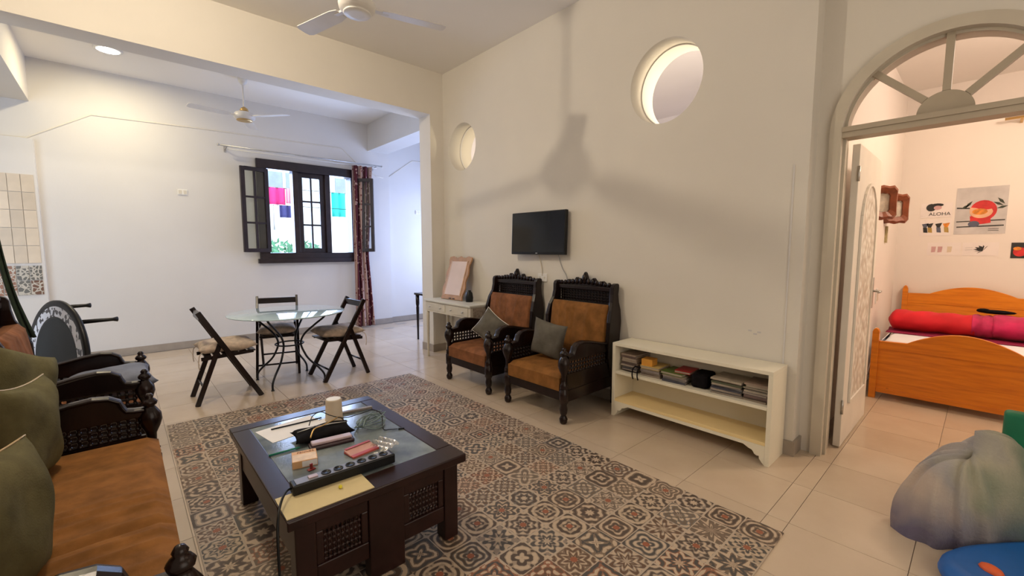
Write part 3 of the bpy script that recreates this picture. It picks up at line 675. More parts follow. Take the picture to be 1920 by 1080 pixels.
    for i in range(13):
        u = (i / 6 - 1) * 0.92; h_ = 0.03 + 0.04 * max(0, 1 - abs(u) * 1.2)
        m.ball((-0.31, u * cwid / 2, 1.06 + h_ * 0.6), (0.016, 0.022, 0.012 + h_ * 0.30), 8, 5)
    m.ball((-0.308, 0, 1.125), (0.02, 0.026, 0.040), 10, 6)
    m.build('crest', M_dark, t)
    # arms
    for s in (-1, 1):
        y = s * hw; tl = [(0.335, 0.505), (0.335, 0.535), (0.295, 0.538), (0.262, 0.545), (0.248, 0.570), (0.238, 0.600), (0.20, 0.624), (0.14, 0.632), (0.06, 0.622), (-0.04, 0.600), (-0.14, 0.578), (-0.26, 0.560), (-0.26, 0.505)]
        m = MB(); m.prism(tl, 'xz', y - 0.016, y + 0.016); ar = m.build('armrest', M_dark, t, 0.004)
        m = MB(); pts = [(p[0], y, p[1] + 0.004) for p in tl[1:-1]]
        rr = []
        for i, p in enumerate(pts):
            a_, b_ = Vector(pts[max(i - 1, 0)]), Vector(pts[min(i + 1, len(pts) - 1)]); t_ = (b_ - a_).normalized(); n_ = Vector((-t_.z, 0, t_.x)); n_ = n_ if n_.z > 0 else -n_
            rr.append([tuple(Vector(p) + Vector((0, dy, 0)) + n_ * dz) for dy, dz in ((-0.024, -0.010), (0.024, -0.010), (0.032, 0.0), (0.030, 0.008), (0.012, 0.013), (-0.012, 0.013), (-0.030, 0.008), (-0.032, 0.0))])
        m.loft(rr, True, False); m.build('arm_cap', M_dark, ar, 0.002)
        m = MB(); m.box((-0.27, y - 0.012, 0.27), (0.335, y + 0.012, 0.40)); m.build('side_panel', M_dark, t)
        m = MB(); lattice(m, (-0.25, y, 0.405), (0.305, y, 0.405), (-0.25, y, 0.505), 15, 3, 0.0085, 0.0145); m.build('arm_lattice', M_dark, t)
    return t
ch_r = suite('carved_armchair', 'carved dark armchair with rust cushions beside the white bookcase', 'armchair', 0.67, (2.92, 2.535, 0), PI, 'carved dark armchairs', M_brown)
ch_l = suite('carved_armchair', 'carved dark armchair with rust cushions next to the small desk', 'armchair', 0.67, (2.92, 3.485, 0), PI, 'carved dark armchairs', M_brown2)
ch_s = suite('carved_armchair', 'carved dark armchair standing beyond the sofa at the left', 'armchair', 0.66, (-0.29, 3.97, 0), 0, 'carved dark armchairs', M_brown2)
sofa = suite('carved_sofa', 'carved dark sofa with brown velour seat at the lower left', 'sofa', 1.62, (-0.29, 2.19, 0), 0, None, M_brown,
             folds=((-0.36, 0.010, 0.014, 0.05), (-0.29, 0.011, 0.013, 0.05), (-0.225, -0.018, 0.008, 0.05), (-0.19, 0.012, 0.016, 0.06), (-0.08, 0.013, 0.013, 0.06), (0.0, 0.011, 0.012, 0.05), (0.06, 0.006, 0.015, 0.05), (-0.48, 0.008, 0.02, 0.04), (0.35, 0.005, 0.04, 0.03)))
CG = 'grey scatter cushions'
cushion('scatter_cushion', 'grey square cushion standing upright on the armchair beside the bookcase', M_greyc, 0.34, 0.34, 0.13, (2.83, 2.62, 0.585), (math.radians(90), math.radians(10), math.radians(-78)), CG)
cushion('scatter_cushion', 'grey cushion tipped on its corner on the armchair next to the desk', M_greyc, 0.31, 0.31, 0.12, (2.85, 3.48, 0.575), (math.radians(76), math.radians(34), math.radians(-74)), CG, seam=M_white)
cushion('scatter_cushion', 'large olive-grey cushion leaning on the sofa near its far arm', M_greyg, 0.44, 0.44, 0.19, (-0.350, 2.68, 0.625), (math.radians(90), math.radians(6), math.radians(78)), CG, seam=M_gold)
cushion('scatter_cushion', 'olive-grey cushion wedged between the sofa arm and the left armchair', M_greyg, 0.44, 0.40, 0.18, (-0.44, 3.30, 0.69), (math.radians(86), math.radians(24), math.radians(60)), CG)
cushion('scatter_cushion', 'olive-grey cushion at the near end of the sofa, cut by the frame', M_greyg, 0.44, 0.44, 0.18, (-0.325, 1.86, 0.60), (math.radians(84), math.radians(8), math.radians(72)), CG, seam=M_gold)
cushion('scatter_cushion', 'blue-grey cushion lying flat on the seat of the left armchair', M_blue, 0.46, 0.46, 0.15, (-0.10, 3.97, 0.50), (math.radians(3), math.radians(-4), math.radians(4)), CG)

# ================================================================== COFFEE TABLE
tx0, tx1, ty0, ty1, tz = 0.385, 1.175, 1.62, 2.735, 0.42
ct = thing('coffee_table', 'low dark wooden coffee table with glass top and lattice panels on the rug', 'coffee table', ((tx0 + tx1) / 2, (ty0 + ty1) / 2, 0.006))
hx, hy = (tx1 - tx0) / 2, (ty1 - ty0) / 2
def cbox(name, a, b, mat=M_table, bev=0.005): q = MB(); q.box(a, b); return q.build(name, mat, ct, bev)
Z0 = -0.006
fw = 0.085
cbox('top_frame', (-hx, -hy, 0.375), (hx, -hy + 0.13, 0.414)); cbox('top_frame', (-hx, hy - fw, 0.375), (hx, hy, 0.414))
cbox('top_frame', (-hx, -hy + 0.13, 0.375), (-hx + fw, hy - fw, 0.414)); cbox('top_frame', (hx - fw, -hy + 0.13, 0.375), (hx, hy - fw, 0.414))
q = MB(); q.box((-hx + fw, -hy + 0.13, 0.404), (hx - fw, hy - fw, 0.411)); glass_panel = q.build('glass_top', M_table, ct)
def table_glass():
    k = NT('frosted_table_glass'); v = k.coord('Object'); f = k.noise(v, 5, 5)
    k.l(k.ramp(f, [(0.35, (0.10, 0.125, 0.14)), (0.65, (0.24, 0.28, 0.28))]), k.b.inputs['Base Color'])
    k.b.inputs['Roughness'].default_value = 0.13; k.b.inputs['IOR'].default_value = 1.5; k.bump(k.noise(v, 120, 2), 0.12, 0.003)
    return k.m
glass_panel.data.materials[0] = table_glass()
ins_ = 0.03
for sx in (-1, 1):
    for sy in (-1, 1):
        x, y = sx * (hx - ins_), sy * (hy - ins_); cbox('leg', (x, y, 0), (x - sx * 0.075, y - sy * 0.075, 0.375))
for sy in (-1, 1):
    y = sy * (hy - ins_); cbox('centre_leg', (-0.08, y, 0), (0.08, y - sy * 0.06, 0.375))
    for sx in (-1, 1):
        xa, xb = sx * 0.08, sx * (hx - ins_ - 0.075)
        cbox('apron_rail', (xa, y - sy * 0.006, 0.31), (xb, y - sy * 0.04, 0.375)); cbox('apron_rail', (xa, y - sy * 0.006, 0.10), (xb, y - sy * 0.04, 0.175)); cbox('apron_stile', (xa, y - sy * 0.008, 0.175), (xa + sx * 0.03, y - sy * 0.04, 0.31)); cbox('apron_stile', (xb - sx * 0.03, y - sy * 0.008, 0.175), (xb, y - sy * 0.04, 0.31))
        q = MB(); a_, b_ = min(xa, xb) + 0.036, max(xa, xb) - 0.036
        lattice(q, (a_, y - sy * 0.022, 0.18), (b_, y - sy * 0.022, 0.18), (a_, y - sy * 0.022, 0.305), 8, 5, 0.0055, 0.0105)
        for i in range(8): q.ball((a_ + (b_ - a_) * (i + 0.5) / 8, y - sy * 0.022, 0.242), (0.006, 0.006, 0.045), 6, 6)
        q.build('lattice', M_table, ct)
for sx in (-1, 1):
    x = sx * (hx - ins_); cbox('side_apron', (x - sx * 0.006, -hy + ins_ + 0.075, 0.20), (x - sx * 0.04, hy - ins_ - 0.075, 0.375))

# things on the coffee table
TZ = 0.4204
def put(name, label, cat, mb, mat, loc, rotz=0.0, bevel=0.0, group=None): return tag(mb.build(name, mat, None, bevel, loc=loc, rot=(0, 0, rotz)), label, cat, group)
GZ = 0.4172
m = MB(); m.box((-0.165, -0.10, 0), (0.165, 0.075, 0.003)); put('cardboard_sheet', 'pale cardboard strip lying on the near left corner of the coffee table', 'cardboard', m, M_card, (0.555, 1.735, TZ), math.radians(-1))
bd = MB(); bd.ball((0, 0, 0.008), 0.008, 10, 6); put('bead', 'small yellow bead on the cardboard in front of the power strip', 'bead', bd, M_yel, (0.61, 1.715, TZ + 0.003))
# power strip
ps = thing('power_strip', 'black power strip with a row of round sockets on the coffee table', 'power strip', (0.665, 1.80, TZ + 0.003), math.radians(-2))
m = MB(); m.box((-0.215, -0.030, 0), (0.215, 0.030, 0.042)); m.build('body', M_black, ps, 0.005)
m = MB(); m.box((-0.20, -0.024, 0.042), (0.20, 0.024, 0.0435)); m.build('face_plate', pm('grey_face_plate', (0.22, 0.22, 0.25), 0.3, 0.1, 10), ps)
for i in range(6):
    m = MB(); c_ = (-0.08 + 0.050 * i, 0, 0.0); m.lathe([(0.0195, 0.0436), (0.0195, 0.047), (0.0165, 0.047), (0.015, 0.0440), (0.001, 0.0440)], c_, 18); so = m.build('socket', M_black, ps)
    m = MB()
    for d in (-0.006, 0.006): m.lathe([(0.0022, 0.0441), (0.0022, 0.0446)], (c_[0] + d, 0, 0), 8)
    m.build('socket_hole', M_screen, so)
m = MB(); m.box((-0.150, -0.012, 0.0436), (-0.115, 0.012, 0.048)); m.build('switch', M_mauve, ps, 0.001)
cpts = [(0.455, 1.808, TZ + 0.025), (0.43, 1.79, TZ + 0.032), (0.395, 1.73, TZ + 0.03), (0.365, 1.66, TZ + 0.004), (0.352, 1.62, 0.35), (0.345, 1.58, 0.18), (0.335, 1.52, 0.05), (0.32, 1.44, 0.013), (0.29, 1.3, 0.011), (0.26, 1.0, 0.011)]
def smooth(pts, k=6):
    P = [Vector(p) for p in pts]; out = []
    for i in range(len(P) - 1):
        a, b, c, d = P[max(i - 1, 0)], P[i], P[i + 1], P[min(i + 2, len(P) - 1)]
        for j in range(k):
            t = j / k; out.append(tuple(0.5 * ((2 * b) + (c - a) * t + (2 * a - 5 * b + 4 * c - d) * t * t + (3 * b - a - 3 * c + d) * t ** 3)))
    return out + [tuple(P[-1])]
m = MB(); m.X = (Matrix.Translation((0.665, 1.80, TZ + 0.003)) @ Matrix.Rotation(math.radians(-2), 4, 'Z')).inverted(); m.tube(smooth(cpts), 0.0048, 8); m.build('cord', M_black, ps)
# upturned beaker
cp = thing('beaker', 'plain beige beaker standing upside down on the coffee table', 'cup', (0.86, 2.475, GZ))
m = MB(); m.lathe([(0.050, 0), (0.050, 0.006), (0.047, 0.012), (0.043, 0.118), (0.040, 0.124)], n=28); m.build('body', M_cup, cp)
m = MB(); m.lathe([(0.040, 0.124), (0.036, 0.1255), (0.001, 0.1255)], n=28); m.build('base_disc', M_paper, cp)
# papers
m = MB(); m.box((-0.105, -0.148, 0), (0.105, 0.148, 0.0012)); put('paper_sheet', 'white paper sheet lying flat at the far side of the glass table top', 'paper', m, M_paper, (0.645, 2.505, GZ), math.radians(-80))
m = MB(); m.box((-0.075, -0.09, 0), (0.075, 0.09, 0.001)); put('paper_sheet', 'small white note beside the beaker on the glass table top', 'paper', m, M_paper, (0.80, 2.44, GZ + 0.0014), math.radians(-70))
# dark pouch with phones on it
pc = thing('black_pouch', 'black zipped pouch lying in the middle of the coffee table', 'pouch', (0.735, 2.29, GZ + 0.0002), math.radians(-6))
m = MB(); f_ = cushion_fn(0.29, 0.17, 0.05, 0.006, 3)
m.grid(lambda a, b: (lambda p: (p[0], p[1], 0.0255 + p[2]))(f_(1)(a, b)), 16, 12); m.grid(lambda a, b: (lambda p: (p[0], p[1], max(0.0005, 0.0255 + p[2])))(f_(-1)(a, b)), 16, 12, flip=True); m.build('body', M_blackm, pc)
m = MB(); m.tube([(-0.12, 0.01, 0.046), (-0.05, 0.015, 0.052), (0.05, 0.015, 0.052), (0.12, 0.01, 0.046)], 0.0035, 6); m.build('zip', M_steel, pc)
m = MB(); m.box((-0.095, -0.022, 0), (0.095, 0.022, 0.014)); put('phone', 'mauve plastic case lying in front of the black pouch', 'case', m, M_mauve, (0.735, 2.165, GZ + 0.0185), math.radians(-8), 0.004)
m = MB(); m.box((-0.105, -0.035, 0), (0.105, 0.035, 0.018)); put('glasses_case', 'dark maroon case under the mauve one on the coffee table', 'case', m, pm('maroon_leather', (0.03, 0.008, 0.012), 0.4, 0.2, 9), (0.735, 2.165, GZ), math.radians(-8), 0.006)
# pens
m = MB(); m.tube([(-0.07, 0, 0.0055), (0.055, 0, 0.0055), (0.07, 0, 0.0055)], [0.005, 0.005, 0.002], 8); put('pen', 'green pen lying left of the orange box on the glass', 'pen', m, M_greenp, (0.535, 2.225, GZ), math.radians(-2))
m = MB(); m.tube([(-0.13, 0, 0.0045), (0.13, 0, 0.0045)], 0.004, 6); put('incense_stick', 'thin dark stick lying across the papers behind the pouch', 'stick', m, M_black, (0.68, 2.545, GZ + 0.0014), math.radians(-3))
m = MB(); m.box((-0.095, -0.012, 0), (0.095, 0.012, 0.014)); put('wooden_ruler', 'grey-brown bar lying right of the beaker at the far edge', 'bar', m, pm('grey_wood', (0.24, 0.21, 0.19), 0.5, 0.1, 9), (1.005, 2.515, GZ), math.radians(-8), 0.002)
# orange carton with lettering
bx = thing('orange_box', 'small orange printed carton on the glass table top', 'box', (0.575, 2.06, GZ), math.radians(-14))
m = MB(); m.box((-0.052, -0.055, 0), (0.052, 0.055, 0.033)); m.build('carton', M_boxo, bx, 0.001)
te = text_mesh('PENNER', 0.020); te.materials.append(pm('brown_ink', (0.25, 0.08, 0.02), 0.6)); ins('lettering', te, bx, (0.006, 0.035, 0.0335))
m = MB(); m.box((-0.05, -0.052, 0.0331), (0.048, 0.018, 0.0336)); m.build('printed_field', pm('peach_print', (0.80, 0.62, 0.46), 0.6, 0.15, 20), bx)
m = MB(); m.box((-0.012, -0.0556, 0.004), (0.05, -0.055, 0.030)); m.build('front_label', M_paper, bx)
m = MB(); m.box((-0.016, -0.010, 0), (0.016, 0.010, 0.006)); m.box((-0.006, -0.004, 0.006), (0.006, 0.004, 0.03)); put('red_lighter', 'small dark red stopper standing in front of the orange box', 'stopper', m, pm('dark_red', (0.22, 0.012, 0.01), 0.4), (0.575, 1.965, GZ), 0.2, 0.002)
# red wallet
wa = thing('wallet', 'red and pink folded wallet on the coffee table', 'wallet', (0.815, 1.985, GZ), math.radians(8))
m = MB(); m.box((-0.07, -0.045, 0), (0.07, 0.045, 0.010)); m.build('lower_flap', M_redw, wa, 0.004)
m = MB(); m.X = Matrix.Translation((0, 0.045, 0.010)) @ Matrix.Rotation(math.radians(8), 4, 'X'); m.box((-0.07, -0.09, 0), (0.07, 0, 0.009)); m.build('upper_flap', M_pinkw, wa, 0.004)
m = MB(); m.box((-0.066, 0.030, 0.0195), (0.066, 0.046, 0.0215)); m.build('spine', M_redw, wa)
# clear plastic wrapper
m = MB(); m.grid(lambda a, b: ((a - 0.5) * 0.09, (b - 0.5) * 0.11, 0.012 + 0.03 * abs(math.sin(7 * a + 3 * b)) * (0.4 + b * 0.6)), 12, 12, False)
put('plastic_wrapper', 'crumpled clear plastic wrapper beside the red wallet', 'wrapper', m, M_clear, (0.915, 1.945, GZ), 0.3)
# cables
def cable(label, pts, mat, r=0.0025): q = MB(); q.tube(smooth(pts), r, 6); return tag(q.build('cable', mat), label, 'cable', 'cables on the coffee table')
cable('black charging cable with plug reaching right across the glass', [(0.68, 2.33, GZ + 0.062), (0.72, 2.40, GZ + 0.08), (0.77, 2.42, GZ + 0.085), (0.80, 2.36, GZ + 0.075), (0.85, 2.30, GZ + 0.065), (0.93, 2.28, GZ + 0.072), (1.00, 2.27, GZ + 0.080), (1.03, 2.22, GZ + 0.06), (1.00, 2.14, GZ + 0.012), (1.03, 2.12, GZ + 0.005), (1.065, 2.10, GZ + 0.005)], M_black)
m = MB(); m.box((-0.016, -0.007, 0), (0.016, 0.007, 0.008)); put('usb_plug', 'black plug at the end of the cable on the glass', 'plug', m, M_black, (1.083, 2.093, GZ), -0.4, 0.002)
cable('tan cord looping over the black pouch', [(0.65, 2.215, GZ + 0.04), (0.68, 2.25, GZ + 0.066), (0.73, 2.27, GZ + 0.066), (0.79, 2.30, GZ + 0.068), (0.845, 2.34, GZ + 0.06), (0.88, 2.36, GZ + 0.008)], M_gold, 0.004)
q = MB()
for k in range(9):
    pts = []; ph = k * 0.7
    for i in range(9): pts.append((0.975 + (0.075 + 0.02 * math.sin(k)) * math.cos(i * 0.8 + ph), 2.24 + (0.05 + 0.015 * math.cos(k * 2)) * math.sin(i * 0.8 * (1 + 0.05 * k) + ph), GZ + 0.014 + 0.0055 * k + 0.010 * math.sin(i * 1.7 + k)))
    q.tube(smooth(pts, 4), 0.0027, 5)
tag(q.build('wire_tangle', M_wire), 'tangled grey-teal wire in a heap right of the black pouch', 'wire')

# ================================================================== RUG
rg = MB(); rg.box((0, 0, 0.0005), (2.15, 3.70, 0.006)); tag(rg.build('rug', M_rug, loc=(0.19, 0.58, 0)), 'patchwork tile-print rug under the coffee table', 'rug')

# ================================================================== DINING SET
dt = thing('dining_table', 'round glass dining table on curved black iron legs', 'dining table', (1.28, 4.93, 0))
m = MB(); m.lathe([(0.545, 0.728), (0.553, 0.731), (0.556, 0.735), (0.553, 0.739), (0.545, 0.742), (0.001, 0.742)], n=64); m.lathe([(0.001, 0.728), (0.545, 0.728)], n=64)
def dglass():
    k = NT('pale_blue_glass'); k.b.inputs['Base Color'].default_value = (0.55, 0.66, 0.68, 1); k.b.inputs['Roughness'].default_value = 0.05; k.b.inputs['Transmission Weight'].default_value = 0.0
    k.b.inputs['Coat Weight'].default_value = 0.5
    v = k.coord(); k.l(k.ramp(k.noise(v, 3), [(0.3, (0.46, 0.62, 0.69)), (0.7, (0.54, 0.69, 0.75))]), k.b.inputs['Base Color']); return k.m
m.build('glass_top', dglass(), dt)
for a in (45, 135, 225, 315):
    t = math.radians(a + 3); X = Matrix.Rotation(t, 4, 'Z'); q = MB(); q.X = X
    q.tube(smooth([(0.40, 0, 0.722), (0.37, 0, 0.68), (0.27, 0, 0.60), (0.16, 0, 0.50), (0.12, 0, 0.40), (0.16, 0, 0.29), (0.21, 0, 0.22), (0.30, 0, 0.14), (0.355, 0, 0.07), (0.36, 0, 0.006)]), 0.0105, 8)
    lg = q.build('leg', M_iron, dt); q = MB(); q.X = X; q.lathe([(0.016, 0), (0.016, 0.008)], (0.36, 0, 0), 10); q.build('foot', M_iron, lg)
m = MB(); m.tube([(0.135 * math.cos(2 * PI * i / 24), 0.135 * math.sin(2 * PI * i / 24), 0.40) for i in range(25)], 0.008, 8, False); m.build('brace_ring', M_iron, dt)
m = MB(); m.tube([(0.40 * math.cos(2 * PI * i / 40), 0.40 * math.sin(2 * PI * i / 40), 0.720) for i in range(41)], 0.008, 8, False); m.build('top_ring', M_iron, dt)

def folding_chair(label, loc, rotz):
    t = thing('folding_chair', label, 'chair', loc, rotz, 'dark folding chairs at the glass table'); w = 0.205
    for s in (-1, 1):
        m = MB(); m.bar((-0.22, s * w, 0.845), (0.24, s * w, 0.0), 0.026, 0.044, (1, 0, 0)); m.build('long_leg', M_dark, t, 0.003)
        m = MB(); m.bar((-0.26, s * (w - 0.028), 0.0), (-0.06, s * (w - 0.028), 0.56), 0.024, 0.040, (1, 0, 0)); m.build('rear_leg', M_dark, t, 0.003)
        m = MB(); m.bar((-0.21, s * (w - 0.05), 0.415), (0.20, s * (w - 0.05), 0.435), 0.018, 0.03); m.build('seat_rail', M_dark, t)
    m = MB(); m.box((-0.215, -w + 0.01, 0.765), (-0.185, w - 0.01, 0.83)); m.build('back_rest', M_dark, t, 0.004)
    for (x, z) in ((0.02, 0.40), (0.175, 0.12)): m = MB(); m.tube([(x, -w + 0.03 if z > .3 else -w, z), (x, w - 0.03 if z > .3 else w, z)], 0.010, 8); m.build('stretcher', M_dark, t)
    m = MB(); m.tube([(-0.205, -w + 0.03, 0.16), (-0.205, w - 0.03, 0.16)], 0.010, 8); m.build('stretcher', M_dark, t)
    for i in range(6): m = MB(); x = -0.19 + 0.07 * i; m.box((x, -w + 0.035, 0.436), (x + 0.055, w - 0.035, 0.448)); m.build('seat_slat', M_dark, t)
    p = MB(); f = cushion_fn(0.47, 0.40, 0.115, 0.010, int(loc[0] * 10)); p.X = Matrix.Translation((0.0, 0, 0.500)); p.grid(f(1), 16, 16); p.grid(f(-1), 16, 16, flip=True); pd = p.build('seat_pad', M_seatpad, t)
    q = MB()
    for s in (-1, 1): q.tube(smooth([(-0.19, s * 0.18, 0.485), (-0.225, s * 0.20, 0.46), (-0.235, s * 0.205, 0.38), (-0.23, s * 0.20, 0.33)]), 0.004, 5)
    q.build('tie', M_seatpad, pd)
    return t
folding_chair('dark folding chair left of the glass table, seen side-on', (0.69, 4.81, 0), 0.0)
folding_chair('dark folding chair behind the glass table, facing it', (1.29, 5.42, 0), math.radians(-106))
folding_chair('dark folding chair right of the glass table near the curtain', (1.74, 4.80, 0), PI + 0.05)

# ================================================================== BOOKCASE
BK0, BK1, BX = 0.85, 2.05, 3.00
bc = thing('bookcase', 'low cream two-shelf bookcase against the wall by the door', 'bookcase', ((BX + 3.285) / 2, (BK0 + BK1) / 2, 0))
ox, oy = (BX + 3.285) / 2, (BK0 + BK1) / 2; hw, hd, HB = (BK1 - BK0) / 2, (3.283 - BX) / 2, 0.625
def bbox(name, a, b, mat=M_cream, bev=0.002): q = MB(); q.box(a, b); return q.build(name, mat, bc, bev)
bbox('top_board', (-hd, -hw, HB - 0.025), (hd, hw, HB)); bbox('side_panel', (-hd, -hw, 0), (hd, -hw + 0.028, HB - 0.025)); bbox('side_panel', (-hd, hw - 0.028, 0), (hd, hw, HB - 0.025))
bbox('shelf', (-hd + 0.004, -hw + 0.028, 0.365), (hd - 0.008, hw - 0.028, 0.387)); bbox('shelf', (-hd + 0.004, -hw + 0.028, 0.13), (hd - 0.008, hw - 0.028, 0.152), M_cream_warmlit)
bbox('back_panel', (hd - 0.008, -hw + 0.028, 0.13), (hd, hw - 0.028, HB - 0.025))
e_ = hw - 0.028
ap = [(-e_, 0.13), (-e_, 0.005), (-e_ + 0.015, 0.02), (-e_ + 0.03, 0.04), (-e_ + 0.032, 0.058), (-e_ + 0.045, 0.055), (-e_ + 0.06, 0.062), (-e_ + 0.068, 0.076), (-e_ + 0.075, 0.085), (-e_ + 0.095, 0.090), (-e_ + 0.13, 0.108)]
ap = ap + [(-y, z) for y, z in reversed(ap)]
m = MB(); m.prism(ap, 'yz', -hd, -hd + 0.018); m.build('scalloped_apron', M_cream, bc)
# books and magazines lying flat on the upper shelf (each its own thing)
bcols = [(0.10, 0.07, 0.06), (0.20, 0.18, 0.17), (0.32, 0.24, 0.19), (0.06, 0.06, 0.08), (0.42, 0.36, 0.28), (0.15, 0.10, 0.09), (0.26, 0.22, 0.21), (0.09, 0.10, 0.06)]
bmats = [pm('book_cover_%d' % i, c, 0.45, 0.2, 20) for i, c in enumerate(bcols)]
M_pages = pm('book_pages', (0.40, 0.33, 0.26), 0.8, 0.15, 60, stretch=(1, 1, 30))
def book(label, y, z, w, d, h, mat, rot=0.0, x=None, group='books and magazines in the bookcase', tilt=0.0):
    x = BX + 0.04 + d / 2 if x is None else x
    t = thing('book', label, 'book', (x, y, z), rot, group); t.rotation_euler = (tilt, 0, rot)
    m = MB(); m.box((-d / 2, -w / 2, 0), (d / 2, w / 2, h * 0.14)); m.box((-d / 2, -w / 2, h * 0.86), (d / 2, w / 2, h)); m.box((d / 2 - 0.003, -w / 2, h * 0.14), (d / 2, w / 2, h * 0.86)); m.build('cover', mat, t)
    m = MB(); m.box((-d / 2 + 0.003, -w / 2 + 0.003, h * 0.14), (d / 2 - 0.003, w / 2 - 0.003, h * 0.86)); m.build('pages', M_pages, t)
SZ = 0.3875
piles = [('leftmost pile by the armchair', 1.925, 0.145, [(0.016, 0), (0.012, 3), (0.018, 1), (0.014, 6), (0.020, 0), (0.012, 4), (0.022, 2), (0.018, 5), (0.012, 2)]),
         ('second pile from the armchair', 1.735, 0.17, [(0.014, 5), (0.02, 2), (0.016, 6), (0.014, 4)]),
         ('middle pile under the red book', 1.535, 0.19, [(0.016, 3), (0.014, 1), (0.012, 6), (0.014, 4)]),
         ('grey magazine pile right of the gap', 1.155, 0.21, [(0.012, 0), (0.010, 1), (0.014, 6), (0.010, 3), (0.012, 1), (0.012, 4), (0.014, 7), (0.010, 2), (0.012, 4)]),
         ('rightmost pile by the door end', 0.965, 0.155, [(0.014, 2), (0.012, 0), (0.016, 5), (0.012, 6), (0.014, 4), (0.010, 3), (0.012, 7), (0.014, 4), (0.012, 2)])]
ordn = ['bottom', 'second', 'third', 'fourth', 'fifth', 'sixth', 'seventh', 'eighth', 'topmost']
cn = ['dark brown', 'grey', 'tan', 'near-black', 'beige', 'maroon-brown', 'warm grey', 'olive']
tops = {}
for pn, y, w, items in piles:
    z = SZ
    for i, (h, ci) in enumerate(items):
        od = 'topmost' if i == len(items) - 1 else ordn[i] + ' from below'
        book('%s book, %s in the %s' % (cn[ci], od if i else 'lowest', pn), y + random.uniform(-0.006, 0.006), z, w * random.uniform(0.92, 1.0), random.uniform(0.19, 0.215), h, bmats[ci], random.uniform(-0.07, 0.07) + (PI if random.random() < 0.55 else 0), BX + 0.045 + 0.11 + random.uniform(-0.008, 0.012))
        z += h + 0.0004
    tops[pn] = z
book('yellow book with white pages lying on the second pile', 1.735, tops[piles[1][0]], 0.16, 0.19, 0.02, pm('book_yellow', (0.62, 0.45, 0.16), 0.5), 0.03)
m = MB(); m.box((-0.05, -0.045, 0), (0.05, 0.045, 0.052)); put('orange_block', 'small orange-yellow box on top of the yellow book', 'box', m, pm('amber_box', (0.72, 0.33, 0.05), 0.5), (3.10, 1.765, tops[piles[1][0]] + 0.0205), 0.1, 0.002)
book('green book lying on the middle pile', 1.545, tops[piles[2][0]], 0.175, 0.19, 0.02, pm('book_green', (0.10, 0.16, 0.03), 0.5), -0.05)
book('red book on top of the green book', 1.485, tops[piles[2][0]] + 0.0205, 0.12, 0.17, 0.018, pm('book_red', (0.42, 0.015, 0.02), 0.45), 0.06, 3.16)
m = MB(); m.box((-0.10, -0.06, 0), (0.10, 0.06, 0.10)); put('black_bag', 'black soft bag in the dark gap of the bookcase shelf', 'bag', m, M_blackm, (3.16, 1.355, SZ), 0.1, 0.02)
m = MB()
for d in (0, 0.045): m.tube(smooth([(BX + 0.03, 1.80 + d, SZ + 0.07), (BX + 0.005, 1.81 + d, SZ + 0.05), (BX - 0.005, 1.81 + d, SZ + 0.0), (BX - 0.006, 1.80 + d, SZ - 0.03)]), 0.005, 6)
m.tube([(BX + 0.025, 1.80, SZ + 0.068), (BX + 0.025, 1.845, SZ + 0.068)], 0.006, 6); tag(m.build('black_strap', M_blackm), 'black strap hanging over the upper shelf edge of the bookcase', 'strap')

# ================================================================== TV AND SOCKET
tv = thing('television', 'small black flat television mounted on the wall above the armchairs', 'television', (3.235, 3.15, 1.565)); tv.rotation_euler = (0, math.radians(2), math.radians(2))
m = MB(); m.box((-0.02, -0.375, -0.222), (0.018, 0.375, 0.222)); m.build('casing', M_black, tv, 0.006)
m = MB(); m.box((-0.0212, -0.36, -0.195), (-0.0202, 0.36, 0.208)); m.build('screen', M_screen, tv)
m = MB(); m.box((0.018, -0.10, -0.10), (0.062, 0.10, 0.10)); m.build('wall_mount', M_black, tv)
m = MB(); m.box((-0.0225, -0.012, -0.212), (-0.0202, 0.012, -0.204)); m.build('badge', M_steel, tv)
def wire(label, pts, mat): q = MB(); q.tube(smooth(pts), 0.005, 6); tag(q.build('cable', mat), label, 'cable', 'cables below the television')
wire('pale cable hanging from the television to the wall socket', [(XR - 0.03, 3.17, 1.35), (XR - 0.012, 3.17, 1.28), (XR - 0.008, 3.15, 1.2), (XR - 0.012, 3.14, 1.12)], pm('ivory_cable', (0.60, 0.52, 0.38), 0.5))
wire('grey cable hanging right below the television', [(XR - 0.03, 2.90, 1.35), (XR - 0.012, 2.89, 1.27), (XR - 0.008, 2.86, 1.2), (XR - 0.008, 2.80, 1.10), (XR - 0.008, 2.80, 0.9)], pm('grey_cable', (0.35, 0.34, 0.32), 0.5))
def plate(label, p, w, h, axis):
    t = thing('wall_switch', label, 'wall plate', p, 0, 'wall switches and sockets')
    if axis == 'y':
        m = MB(); m.box((-w / 2, -0.012, -h / 2), (w / 2, 0, h / 2)); m.build('plate', M_white, t, 0.003)
        for s in (-1, 1): m = MB(); m.box((s * w / 4 - w / 6, -0.016, -h / 3), (s * w / 4 + w / 6, -0.012, h / 3)); m.build('rocker', M_desk, t)
    else:
        m = MB(); m.box((-0.012, -w / 2, -h / 2), (0, w / 2, h / 2)); m.build('plate', M_white, t, 0.003)
        for s in (-1, 1): m = MB(); m.lathe([(0.012, -0.014), (0.012, -0.012)], (0, s * w / 4, 0), 12, 'x'); m.build('socket_hole', M_desk, t)
plate('white light switch alone on the back wall left of the window', (0.695, YB, 2.185), 0.11, 0.075, 'y')
plate('white switch on the back wall right of the curtain', (4.40, YB + 0.06, 2.12), 0.10, 0.07, 'y')
plate('white double socket on the wall between the two armchairs', (XR, 3.14, 1.10), 0.13, 0.085, 'x')
plate('white switch on the bedroom side wall beside the door handle', (6.0, 0.77, 0.90), 0.09, 0.16, 'y')

